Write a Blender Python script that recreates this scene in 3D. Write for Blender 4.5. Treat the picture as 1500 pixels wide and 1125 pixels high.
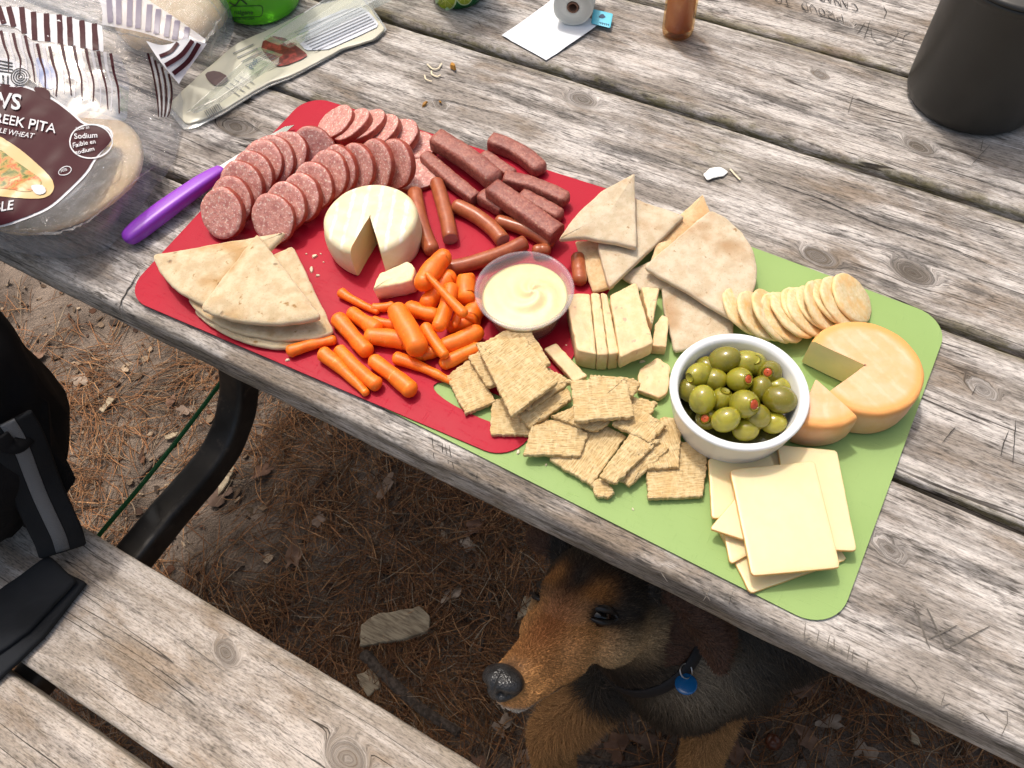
import bpy, bmesh, math, random
import numpy as np
from math import sin, cos, pi, radians, sqrt, atan2
from mathutils import Vector, Matrix, Euler
from mathutils.bvhtree import BVHTree
from mathutils.geometry import tessellate_polygon

random.seed(7); RNG = np.random.default_rng(11)
for o in list(bpy.data.objects): bpy.data.objects.remove(o)
scene = bpy.context.scene
COL = scene.collection

# ------------------------------------------------------------------ camera
TZ = 0.75                                    # table top height
F_PX, YAW, PITCH, ROLL = 1189.80, -0.5695, 1.0084, -0.0792     # photo is 1500 x 1125
CAM = np.array([0.0, -0.2002, TZ + 0.5407])
def cam_axes():
    c, s = cos(YAW), sin(YAW)
    fwd = np.array([s*cos(PITCH), c*cos(PITCH), -sin(PITCH)])
    right = np.array([c, -s, 0.0]); up = np.cross(right, fwd)
    cr, sr = cos(ROLL), sin(ROLL)
    return cr*right + sr*up, -sr*right + cr*up, fwd
CR, CU, CF = cam_axes()
cam = bpy.data.cameras.new('camera'); cam_o = bpy.data.objects.new('camera', cam); COL.objects.link(cam_o)
cam.sensor_fit = 'HORIZONTAL'; cam.sensor_width = 36.0; cam.lens = 36.0*F_PX/1500.0
cam.clip_start = 0.02; cam.clip_end = 500.0
M = Matrix.Identity(4)
for i in range(3):
    M[i][0] = CR[i]; M[i][1] = CU[i]; M[i][2] = -CF[i]; M[i][3] = CAM[i]
cam_o.matrix_world = M
scene.camera = cam_o

# ------------------------------------------------------------------ light
SUN_EL, SUN_AZ = radians(65), (-0.84, 0.54)  # azimuth: horizontal direction towards the sun
_h = math.hypot(*SUN_AZ)
sun_dir = Vector((SUN_AZ[0]/_h*cos(SUN_EL), SUN_AZ[1]/_h*cos(SUN_EL), sin(SUN_EL)))
sl = bpy.data.lights.new('sun', 'SUN'); sl.energy = 2.05; sl.angle = radians(3.5); sl.color = (1.0, 0.975, 0.945)
so = bpy.data.objects.new('sun', sl); COL.objects.link(so)
so.location = sun_dir*20; so.rotation_euler = (-sun_dir).to_track_quat('-Z', 'Y').to_euler()
world = bpy.data.worlds.new('World'); scene.world = world; world.use_nodes = True
wn = world.node_tree; bg = wn.nodes['Background']
sky = wn.nodes.new('ShaderNodeTexSky'); sky.sky_type = 'NISHITA'; sky.sun_disc = False
sky.sun_elevation = SUN_EL; sky.sun_rotation = atan2(SUN_AZ[0], SUN_AZ[1])
sky.air_density = 1.7; sky.dust_density = 9.0; sky.ozone_density = 1.2
wn.links.new(sky.outputs[0], bg.inputs[0]); bg.inputs[1].default_value = 0.15
scene.view_settings.view_transform = 'Standard'; scene.view_settings.look = 'None'
scene.view_settings.gamma = 1.0; scene.view_settings.use_curve_mapping = False
scene.view_settings.exposure = 0.02
scene.render.engine = 'CYCLES'
scene.cycles.max_bounces = 8; scene.cycles.transparent_max_bounces = 16

# ------------------------------------------------------------------ pixels (photo, 1500 wide) to points
def ray(px, py):
    return CF + CR*(px-750.0)/F_PX - CU*(py-562.5)/F_PX
def at(px, py, z=TZ):
    d = ray(px, py); return CAM + d*((z-CAM[2])/d[2])
def depth_pt(px, py, t):
    return CAM + ray(px, py)*t
def nrm(v):
    v = np.asarray(v, float); return v/np.linalg.norm(v)

# ------------------------------------------------------------------ noise
def _hash(ix, iy, iz, seed):
    h = (ix.astype(np.int64)*374761393 + iy.astype(np.int64)*668265263 + iz.astype(np.int64)*2147483647 + seed*974634777) & 0xffffffff
    h = ((h ^ (h >> 13))*1274126177) & 0xffffffff
    return ((h ^ (h >> 16)) & 0xffffff)/float(0xffffff)
def vnoise(p, seed=0):
    p = np.atleast_2d(np.asarray(p, float)); i = np.floor(p).astype(np.int64); f = p-i; f = f*f*(3-2*f)
    out = np.zeros(len(p))
    for dx in (0, 1):
        for dy in (0, 1):
            for dz in (0, 1):
                w = (f[:,0] if dx else 1-f[:,0])*(f[:,1] if dy else 1-f[:,1])*(f[:,2] if dz else 1-f[:,2])
                out += w*_hash(i[:,0]+dx, i[:,1]+dy, i[:,2]+dz, seed)
    return out*2-1
def fbm(p, scale=1.0, octv=3, seed=0):
    p = np.atleast_2d(np.asarray(p, float))*scale; a = 1.0; s = 0; t = 0
    for k in range(octv):
        s = s + a*vnoise(p*(2.03**k)+k*17.3, seed+k); t += a; a *= 0.5
    return s/t

# ------------------------------------------------------------------ objects
def setp(o, label=None, cat=None, group=None, kind=None):
    if label: o['label'] = label
    if cat: o['category'] = cat
    if group: o['group'] = group
    if kind: o['kind'] = kind
    return o
def thing(name, loc, label, cat, group=None):
    o = bpy.data.objects.new(name, None); COL.objects.link(o); o.location = Vector(loc)
    o.empty_display_size = 0.02
    return setp(o, label, cat, group)
def obj(name, V, faces, mat, parent=None, smooth=True, attrs=None, label=None, cat=None, group=None, kind=None, origin=None):
    V = np.asarray(V, float)
    me = bpy.data.meshes.new(name)
    c = np.array(origin) if origin is not None else np.array([V[:,0].mean(), V[:,1].mean(), V[:,2].min()])
    me.from_pydata((V-c).tolist(), [], faces)
    if smooth: me.polygons.foreach_set('use_smooth', [True]*len(me.polygons))
    if attrs:
        for k, a in attrs.items():
            a = np.asarray(a, np.float32)
            if a.ndim == 1:
                at_ = me.attributes.new(k, 'FLOAT', 'POINT'); at_.data.foreach_set('value', a)
            else:
                at_ = me.attributes.new(k, 'FLOAT_VECTOR', 'POINT'); at_.data.foreach_set('vector', a.ravel())
    mats = mat if isinstance(mat, (list, tuple)) else [mat]
    for m in mats: me.materials.append(m)
    me.update()
    o = bpy.data.objects.new(name, me); COL.objects.link(o)
    if parent is not None:
        o.parent = parent
        base = np.array(parent.location); p = parent.parent
        while p is not None: base = base+np.array(p.location); p = p.parent
        o.location = Vector(c-base)
    else: o.location = Vector(c)
    return setp(o, label, cat, group, kind)

# ------------------------------------------------------------------ material helper
class NT:
    def __init__(s, name):
        s.m = bpy.data.materials.new(name); s.m.use_nodes = True; s.t = s.m.node_tree; s.n = s.t.nodes; s.l = s.t.links
        s.b = s.n['Principled BSDF']; s.out = s.n['Material Output']
    def new(s, typ, **kw):
        x = s.n.new('ShaderNode'+typ)
        for k, v in kw.items(): setattr(x, k, v)
        return x
    def put(s, sock, v):
        if v is None: return
        if hasattr(v, 'is_linked') or hasattr(v, 'links'): s.l.new(v, sock)
        else:
            if sock.type == 'RGBA' and len(v) == 3: v = (*v, 1)
            sock.default_value = v
    def attr(s, name):
        a = s.new('Attribute'); a.attribute_name = name; return a
    def av(s, name): return s.attr(name).outputs['Vector']
    def af(s, name): return s.attr(name).outputs['Fac']
    def obco(s): return s.new('TexCoord').outputs['Object']
    def vmul(s, v, k):
        x = s.new('VectorMath', operation='MULTIPLY'); s.put(x.inputs[0], v); s.put(x.inputs[1], k); return x.outputs[0]
    def vadd(s, v, k):
        x = s.new('VectorMath', operation='ADD'); s.put(x.inputs[0], v); s.put(x.inputs[1], k); return x.outputs[0]
    def m_(s, op, a, b=None, c=None, clamp=False):
        x = s.new('Math', operation=op, use_clamp=clamp); s.put(x.inputs[0], a); s.put(x.inputs[1], b); s.put(x.inputs[2], c); return x.outputs[0]
    def noise(s, v, scale=1, detail=3, rough=0.5, dist=0.0):
        x = s.new('TexNoise'); s.put(x.inputs['Vector'], v); x.inputs['Scale'].default_value = scale
        x.inputs['Detail'].default_value = detail; x.inputs['Roughness'].default_value = rough; x.inputs['Distortion'].default_value = dist
        return x.outputs['Fac']
    def vor(s, v, scale, feat='F1', out='Distance', rnd=1.0):
        x = s.new('TexVoronoi', feature=feat); s.put(x.inputs['Vector'], v); x.inputs['Scale'].default_value = scale
        x.inputs['Randomness'].default_value = rnd
        return x.outputs[out]
    def wave(s, v, scale, dist=0, detail=2, dirn='X', dscale=1):
        x = s.new('TexWave', bands_direction=dirn); s.put(x.inputs['Vector'], v); x.inputs['Scale'].default_value = scale
        x.inputs['Distortion'].default_value = dist; x.inputs['Detail'].default_value = detail; x.inputs['Detail Scale'].default_value = dscale
        return x.outputs['Fac']
    def ramp(s, f, stops, interp='LINEAR'):
        x = s.new('ValToRGB'); s.put(x.inputs[0], f); cr = x.color_ramp; cr.interpolation = interp
        while len(cr.elements) < len(stops): cr.elements.new(0.5)
        for e, (p, c) in zip(cr.elements, stops):
            e.position = p
            if not hasattr(c, '__len__'): c = (c, c, c)
            e.color = (*c[:3], 1)
        return x.outputs['Color']
    def sm(s, f, a, b, lo=0.0, hi=1.0):
        x = s.new('MapRange', interpolation_type='SMOOTHSTEP'); s.put(x.inputs[0], f)
        x.inputs[1].default_value = a; x.inputs[2].default_value = b; x.inputs[3].default_value = lo; x.inputs[4].default_value = hi
        return x.outputs[0]
    def mix(s, f, a, b, mode='MIX'):
        x = s.new('MixRGB', blend_type=mode); s.put(x.inputs[0], f); s.put(x.inputs[1], a); s.put(x.inputs[2], b); return x.outputs[0]
    def bump(s, h, strength=0.3, dist=0.001, nrm_=None):
        x = s.new('Bump'); x.inputs['Strength'].default_value = strength; x.inputs['Distance'].default_value = dist
        s.put(x.inputs['Height'], h)
        if nrm_ is not None: s.put(x.inputs['Normal'], nrm_)
        return x.outputs[0]
    def fin(s, col=None, rough=None, normal=None, **kw):
        s.put(s.b.inputs['Base Color'], col); s.put(s.b.inputs['Roughness'], rough); s.put(s.b.inputs['Normal'], normal)
        for k, v in kw.items(): s.put(s.b.inputs[k.replace('_', ' ')], v)
        return s.m
def lin(r, g, b):
    f = lambda c: (c/255/12.92 if c/255 <= 0.04045 else ((c/255+0.055)/1.055)**2.4)
    return (f(r), f(g), f(b))

# ------------------------------------------------------------------ shape helpers
def basis(n, hint=None):
    n = nrm(n); h = np.array([0, 0, 1.0]) if hint is None else np.asarray(hint, float)
    if abs(n@nrm(h)) > 0.98: h = np.array([1.0, 0, 0])
    a = nrm(np.cross(h, n)); b = np.cross(n, a); return a, b, n
def rings_faces(n, k, closed=True, base=0):
    F = []
    for j in range(k-1):
        for i in range(n if closed else n-1):
            a = base+j*n+i; b = base+j*n+(i+1) % n
            F.append((a, b, b+n, a+n))
    return F
def lathe(profile, n=48, c=(0, 0, 0), axis=(0, 0, 1), wob=0.0, seed=0, cap0=False, cap1=False, hint=None):
    """profile: (r,h) from bottom to top along axis. returns V,F,local coords, profile index per vertex"""
    a, b, ax = basis(axis, hint); c = np.asarray(c, float)
    V = []; L = []; I = []
    for k, (r, h) in enumerate(profile):
        for i in range(n):
            t = 2*pi*i/n; rr = r
            if wob: rr = r*(1+wob*vnoise([[cos(t)*1.7+seed*3.1, sin(t)*1.7, seed]])[0])
            L.append((rr*cos(t), rr*sin(t), h)); I.append(k)
    L = np.array(L); V = c+L[:, :1]*a+L[:, 1:2]*b+L[:, 2:]*ax
    F = rings_faces(n, len(profile))
    if cap0: F.append(tuple(range(n))[::-1])
    if cap1: F.append(tuple((len(profile)-1)*n+i for i in range(n)))
    return V, F, L, np.array(I)
def tube(path, radii, n=16, square=0.0, flat=1.0, up=(0, 0, 1), caps=(True, True), twist=0.0):
    """swept tube; square 0..1 gives a boxy section; caps True=round, False=flat cut. returns V,F,uvw,cut"""
    P = np.asarray(path, float); R = np.asarray(radii, float)
    T = np.gradient(P, axis=0); T /= np.linalg.norm(T, axis=1)[:, None]
    up = np.asarray(up, float); S = np.cross(T, up); S /= np.linalg.norm(S, axis=1)[:, None]; U = np.cross(S, T)
    secs = []
    def sec(p, t, s, u, r, l):
        secs.append((p, s, u, r, l))
    Ls = np.concatenate([[0], np.cumsum(np.linalg.norm(np.diff(P, axis=0), axis=1))])
    if caps[0]:
        for q in (0.1, 0.4, 0.7, 0.9): 
            th = q*pi/2; sec(P[0]-T[0]*R[0]*cos(th)*0.8, T[0], S[0], U[0], R[0]*sin(th), Ls[0]-R[0]*cos(th)*0.8)
    else:
        sec(P[0], T[0], S[0], U[0], R[0]*0.05, Ls[0]); sec(P[0]-T[0]*R[0]*0.03, T[0], S[0], U[0], R[0]*0.9, Ls[0])
    for i in range(len(P)): sec(P[i], T[i], S[i], U[i], R[i], Ls[i])
    m0 = len(secs)
    if caps[1]:
        for q in (0.9, 0.7, 0.4, 0.1):
            th = q*pi/2; sec(P[-1]+T[-1]*R[-1]*cos(th)*0.8, T[-1], S[-1], U[-1], R[-1]*sin(th), Ls[-1]+R[-1]*cos(th)*0.8)
    else:
        sec(P[-1]+T[-1]*R[-1]*0.03, T[-1], S[-1], U[-1], R[-1]*0.9, Ls[-1]); sec(P[-1], T[-1], S[-1], U[-1], R[-1]*0.05, Ls[-1])
    V = []; L = []; cut = []
    for k, (p, s, u, r, l) in enumerate(secs):
        for i in range(n):
            a = 2*pi*(i+0.5)/n+twist; ca, sa = cos(a), sin(a)
            if square:
                e = 1-0.75*square; ca = math.copysign(abs(ca)**e, ca); sa = math.copysign(abs(sa)**e, sa)
            V.append(p+s*ca*r+u*sa*r*flat); L.append((l, a*r, 0))
            cut.append(1.0 if ((not caps[1] and k >= m0) or (not caps[0] and k < 2)) else 0.0)
    F = rings_faces(n, len(secs)); F.append(tuple(range(n))[::-1]); F.append(tuple((len(secs)-1)*n+i for i in range(n)))
    return np.array(V), F, np.array(L), np.array(cut)
def chaikin(P, it=2, ratio=0.25):
    P = np.asarray(P, float)
    for _ in range(it):
        Q = np.roll(P, -1, axis=0)
        P = np.stack([P*(1-ratio)+Q*ratio, P*ratio+Q*(1-ratio)], 1).reshape(-1, P.shape[1])
    return P
def round_corners(P, r, k=4):
    """replace every corner by a small arc that starts r metres before it"""
    P = np.asarray(P, float); n = len(P); out = []
    for i in range(n):
        a, b, c = P[i-1], P[i], P[(i+1) % n]; la, lc = np.linalg.norm(a-b), np.linalg.norm(c-b)
        p0 = b+(a-b)/la*min(r, la*.45); p2 = b+(c-b)/lc*min(r, lc*.45)
        for t in np.linspace(0, 1, k): out.append((1-t)**2*p0+2*t*(1-t)*b+t*t*p2)
    return np.array(out)
def resample(P, n):
    P = np.asarray(P, float); Q = np.vstack([P, P[:1]]); d = np.linalg.norm(np.diff(Q, axis=0), axis=1); s = np.concatenate([[0], np.cumsum(d)])
    t = np.linspace(0, s[-1], n, endpoint=False)
    return np.stack([np.interp(t, s, Q[:, k]) for k in range(P.shape[1])], 1)
def newell(P):
    Q = np.roll(P, -1, axis=0); n = np.array([((P[:,1]-Q[:,1])*(P[:,2]+Q[:,2])).sum(), ((P[:,2]-Q[:,2])*(P[:,0]+Q[:,0])).sum(), ((P[:,0]-Q[:,0])*(P[:,1]+Q[:,1])).sum()])
    return nrm(n)
def slab(P, t, er=0.001, n=64, dome=0.0, jit=0.0, jscale=300, bump=0.0, bscale=120, seed=0, rings=6, hint=None, corner=1, bend=None, bottom_in=0.0):
    """top outline P (Nx3), thickness t downward, rounded edge er"""
    P = np.asarray(P, float)
    if newell(P)[2] < 0: P = P[::-1]
    if corner: P = round_corners(P, corner*0.0016)
    P = resample(P, n); nz = newell(P); c = P.mean(0)
    a, b, _ = basis(nz, hint)
    X = np.stack([(P-c)@a, (P-c)@b], 1)
    d = np.roll(X, -1, 0)-np.roll(X, 1, 0); d /= np.linalg.norm(d, axis=1)[:, None]+1e-9
    out = np.stack([d[:, 1], -d[:, 0]], 1)
    h0 = (P-c)@nz
    if jit: X = X+out*(jit*fbm(np.c_[X, np.full(n, seed*7.7)], jscale, 3, seed))[:, None]
    RR = []
    for k in range(rings): s = (k+0.5)/rings if k else 0.02; RR.append(('s', s*0.97, 0))
    RR += [('i', er, 0.0), ('i', er*0.3, -er*0.35), ('i', 0, -er), ('i', bottom_in*.5, -t*0.5), ('i', bottom_in, -(t-er)), ('i', bottom_in+er*0.3, -(t-er*0.35)), ('i', bottom_in+er, -t)]
    RR += [('sb', s, -t) for s in (0.6, 0.02)]
    V = []; L = []; rim = []
    for typ, q, h in RR:
        if typ == 'i':
            Y = X-out*q; hh = h0+h; r_ = 1.0 if h < -0.2*er and h > -t*0.99 else 0.0
        else:
            Y = (X-out*er)*q; hh = h0*q+h; r_ = 0.0
            if typ == 's': hh = hh+dome*(1-q*q)
        for i in range(n):
            L.append((Y[i, 0], Y[i, 1], hh[i])); rim.append(r_)
    L = np.array(L)
    if bump: L[:, 2] += bump*fbm(np.c_[L[:, :2], np.full(len(L), seed*3.3)], bscale, 3, seed)
    if bend: L[:, 2] += bend(L)
    V = c+L[:, :1]*a+L[:, 1:2]*b+L[:, 2:]*nz
    F = [f for f in rings_faces(n, len(RR))]
    # rings run from the centre outwards, then down: flip so that normals point out
    F = [f[::-1] for f in F]
    F.append(tuple(range(n))); F.append(tuple((len(RR)-1)*n+i for i in range(n))[::-1])
    return V, F, L+np.array([0, 0, 0]), np.array(rim)
def pxpoly(pts, z):
    """list of (px,py) or (px,py,z)"""
    return np.array([at(p[0], p[1], p[2] if len(p) > 2 else z) for p in pts])
def fill_rings(P, k=6):
    """star-shaped 2D outline -> verts, faces"""
    P = np.asarray(P, float); c = P.mean(0); n = len(P); V = [c]
    for j in range(1, k+1): V += list(c+(P-c)*j/k)
    F = [(0, 1+i, 1+(i+1) % n) for i in range(n)]
    for j in range(k-1):
        for i in range(n):
            a = 1+j*n+i; b = 1+j*n+(i+1) % n; F.append((a, a+n, b+n, b))
    return np.array(V), F
def bvh_of(V, F): return BVHTree.FromPolygons([tuple(v) for v in V], [tuple(f) for f in F])
def drape(P2, bvh, off=0.0005, zfall=TZ):
    """photo points cast on a surface along the sight line; stays off metres proud of it"""
    out = []
    for px, py in P2:
        d = Vector(ray(px, py)).normalized(); hit = bvh.ray_cast(Vector(CAM), d)
        if hit[0] is None: q = Vector(at(px, py, zfall))
        else:
            n_ = hit[1]
            if n_.dot(d) > 0: n_ = -n_
            q = hit[0]+n_*off
        out.append(np.array(q))
    return np.array(out)
_fonts = {}
def text2d(s, size=1.0, bold=0.0, spacing=1.0):
    """lettering as a flat triangle mesh, cap height about 0.7*size"""
    cu = bpy.data.curves.new('t', 'FONT'); cu.body = s; cu.size = size; cu.offset = bold; cu.space_character = spacing; cu.resolution_u = 3
    o = bpy.data.objects.new('t', cu); COL.objects.link(o)
    dg = bpy.context.evaluated_depsgraph_get(); me = o.evaluated_get(dg).to_mesh()
    V = np.array([v.co[:2] for v in me.vertices]).reshape(-1, 2); F = [tuple(p.vertices) for p in me.polygons]
    o.evaluated_get(dg).to_mesh_clear(); bpy.data.objects.remove(o); bpy.data.curves.remove(cu)
    return V, F
def text_px(s, x, y, ang, h, bvh=None, bold=0.0, off=0.0006, z=TZ, shear=0.0, sx=1.0, arch=0.0):
    """text whose baseline starts at photo pixel (x,y), ang degrees (clockwise on screen), cap height h px"""
    V, F = text2d(s, h/0.7, bold*h)
    V = V.copy(); V[:, 0] = V[:, 0]*sx+V[:, 1]*shear
    if arch: V[:, 1] -= arch*(V[:, 0]-V[:, 0].mean())**2/max(1e-6, V[:, 0].max())
    a = radians(ang); X = x+V[:, 0]*cos(a)+V[:, 1]*sin(a); Y = y+V[:, 0]*sin(a)-V[:, 1]*cos(a)
    P2 = np.c_[X, Y]
    P3 = drape(P2, bvh, off) if bvh is not None else np.array([at(px, py, z) for px, py in P2])
    return P3, F
def join(parts):
    V = []; F = []; n = 0
    for v, f in parts:
        V.append(np.asarray(v)); F += [tuple(i+n for i in q) for q in f]; n += len(v)
    return np.vstack(V), F
def ribbon2d(pts, w):
    P = np.asarray(pts, float); T = np.gradient(P, axis=0); T /= np.linalg.norm(T, axis=1)[:, None]+1e-9
    N = np.c_[-T[:, 1], T[:, 0]]; w = np.broadcast_to(np.asarray(w, float), (len(P),))
    V = np.vstack([P+N*w[:, None]/2, P-N*w[:, None]/2]); n = len(P)
    return V, [(i, i+1, n+i+1, n+i) for i in range(n-1)]
def dens(pts, n):
    P = np.asarray(pts, float); s = np.concatenate([[0], np.cumsum(np.linalg.norm(np.diff(P, axis=0), axis=1))]); t = np.linspace(0, s[-1], n)
    return np.stack([np.interp(t, s, P[:, k]) for k in range(P.shape[1])], 1)
def smooth_path(pts, n):
    P = np.asarray(pts, float)
    Q = np.vstack([2*P[0]-P[1], P, 2*P[-1]-P[-2]]); out = []
    m = len(P)-1
    for t in np.linspace(0, m-1e-6, n):
        i = int(t); f = t-i; p0, p1, p2, p3 = Q[i], Q[i+1], Q[i+2], Q[i+3]
        out.append(0.5*((2*p1)+(-p0+p2)*f+(2*p0-5*p1+4*p2-p3)*f*f+(-p0+3*p1-3*p2+p3)*f**3))
    return np.array(out)

# ================================================================== MATERIALS: wood, ground, metal
def mat_wood(name, mid, bleach, grey, brown, lichen_k=1.0, dark_k=1.0, seed=0.0):
    s = NT(name); g = s.vadd(s.av('grain'), (seed, 0, seed)); knot = s.af('knot'); moss = s.af('moss')
    n1 = s.noise(s.vmul(g, (9, 34, 1)), 1, 8, 0.68, 0.3); n2 = s.noise(s.vmul(s.vadd(g, (7, 3, 5)), (7, 40, 1)), 1, 8, 0.70, 0.3)
    n3 = s.noise(s.vmul(s.vadd(g, (2, 9, 1)), (8, 22, 1)), 1, 6, 0.65, 0.3)
    spk = s.noise(s.vmul(g, (170, 620, 3)), 1, 4, 0.7); fib = s.noise(s.vmul(g, (20, 900, 1)), 1, 3, 0.6); rid = s.noise(s.vmul(g, (3.5, 150, 1)), 1, 4, 0.6)
    dash = s.noise(s.vmul(g, (60, 480, 1)), 1, 3, 0.65)
    c = s.mix(s.sm(n1, 0.40, 0.60), mid, bleach)
    c = s.mix(s.m_('MULTIPLY', s.sm(n3, 0.50, 0.66), 0.75), c, brown)
    c = s.mix(s.m_('MULTIPLY', s.sm(n2, 0.50, 0.66), 0.80*dark_k), c, grey)
    li = s.m_('MULTIPLY', moss, s.sm(s.noise(s.vmul(g, (40, 110, 3)), 1, 6, 0.7), 0.40, 0.60), clamp=True)
    c = s.mix(s.m_('MULTIPLY', li, 0.85*lichen_k), c, (0.145, 0.125, 0.042))
    c = s.mix(s.m_('MULTIPLY', s.sm(rid, 0.50, 0.36), 0.45*dark_k), c, tuple(x*0.45 for x in mid))
    c = s.mix(s.m_('MULTIPLY', s.sm(fib, 0.48, 0.32), 0.60*dark_k), c, tuple(x*0.30 for x in mid))
    c = s.mix(s.m_('MULTIPLY', s.m_('MULTIPLY', s.sm(dash, 0.48, 0.36), s.sm(n2, 0.42, 0.56)), 0.85*dark_k), c, tuple(x*0.22 for x in mid))
    c = s.mix(1.0, c, s.ramp(spk, [(0.28, 0.38), (0.5, 1.0), (0.72, 1.22)]), 'MULTIPLY')
    kc = s.mix(s.sm(spk, 0.4, 0.62), (0.045, 0.036, 0.028), (0.13, 0.10, 0.07))
    c = s.mix(s.m_('MULTIPLY', knot, 0.85), c, kc)
    crk = s.noise(s.vmul(g, (1.3, 30, 1)), 1, 3, 0.5); cr = s.m_('SUBTRACT', 1, s.sm(s.m_('ABSOLUTE', s.m_('SUBTRACT', crk, 0.5)), 0.0020, 0.0065))
    cr = s.m_('MULTIPLY', cr, s.sm(s.noise(s.vmul(g, (4, 6, 3)), 1, 2), 0.44, 0.52)); c = s.mix(s.m_('MULTIPLY', cr, 0.85), c, (0.028, 0.022, 0.018))
    h = s.m_('ADD', s.m_('MULTIPLY', fib, 0.6), s.m_('ADD', s.m_('MULTIPLY', rid, 0.9), s.m_('ADD', s.m_('MULTIPLY', dash, 0.6), s.m_('MULTIPLY', spk, 0.5))))
    h = s.m_('SUBTRACT', h, s.m_('MULTIPLY', cr, 1.6))
    return s.fin(c, 0.9, s.bump(h, 0.6, 0.0012), Specular_IOR_Level=0.15)
M_TABLE = mat_wood('weathered_table_wood', (0.305, 0.268, 0.236), (0.585, 0.54, 0.505), (0.092, 0.086, 0.083), (0.23, 0.172, 0.122))
M_BENCH = mat_wood('sun_bleached_bench_wood', (0.365, 0.308, 0.255), (0.56, 0.495, 0.44), (0.185, 0.16, 0.14), (0.28, 0.205, 0.14), 1.0, 0.62, 4.0)
def simple(name, col, rough=0.5, **kw):
    s = NT(name); return s.fin(col, rough, None, **kw)
M_GROOVE = simple('dark_groove', (0.035, 0.03, 0.026), 0.95)
M_GROOVE2 = simple('grey_groove', (0.12, 0.105, 0.09), 0.95)
def mat_metal():
    s = NT('painted_steel'); p = s.obco(); n = s.noise(p, 60, 4, 0.6); d = s.noise(p, 14, 3, 0.6)
    c = s.mix(s.sm(d, 0.45, 0.7), (0.012, 0.011, 0.011), (0.03, 0.026, 0.022))
    c = s.mix(s.m_('MULTIPLY', s.sm(n, 0.58, 0.75), 0.6), c, (0.13, 0.10, 0.075))
    return s.fin(c, s.sm(n, 0.3, 0.7, 0.35, 0.6), s.bump(d, 0.3, 0.002))
M_STEEL = mat_metal()
def mat_dirt():
    s = NT('forest_dirt'); p = s.obco()
    a = s.noise(p, 9, 6, 0.65); b = s.noise(p, 120, 4, 0.7); v = s.vor(p, 260)
    c = s.mix(s.sm(a, 0.35, 0.65), (0.10, 0.076, 0.060), (0.25, 0.195, 0.155))
    c = s.mix(s.m_('MULTIPLY', s.sm(b, 0.55, 0.75), 0.7), c, (0.19, 0.14, 0.10))
    c = s.mix(s.m_('MULTIPLY', s.sm(v, 0.25, 0.1), 0.5), c, (0.020, 0.014, 0.010))
    return s.fin(c, 0.95, s.bump(s.m_('ADD', b, s.m_('MULTIPLY', v, 0.5)), 0.8, 0.006), Specular_IOR_Level=0.2)
M_DIRT = mat_dirt()
def mat_tinted(name, rough=0.85, bumpk=0.3, sub=0.0):
    """colour carried by each small piece"""
    s = NT(name); c = s.attr('tint').outputs['Color']; n = s.noise(s.obco(), 350, 3, 0.6)
    c2 = s.mix(s.sm(n, 0.3, 0.7), s.mix(1.0, c, (0.55, 0.5, 0.45), 'MULTIPLY'), c)
    return s.fin(c2, rough, s.bump(n, bumpk, 0.001), Specular_IOR_Level=0.25)
M_LITTER = mat_tinted('dry_litter')

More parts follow.
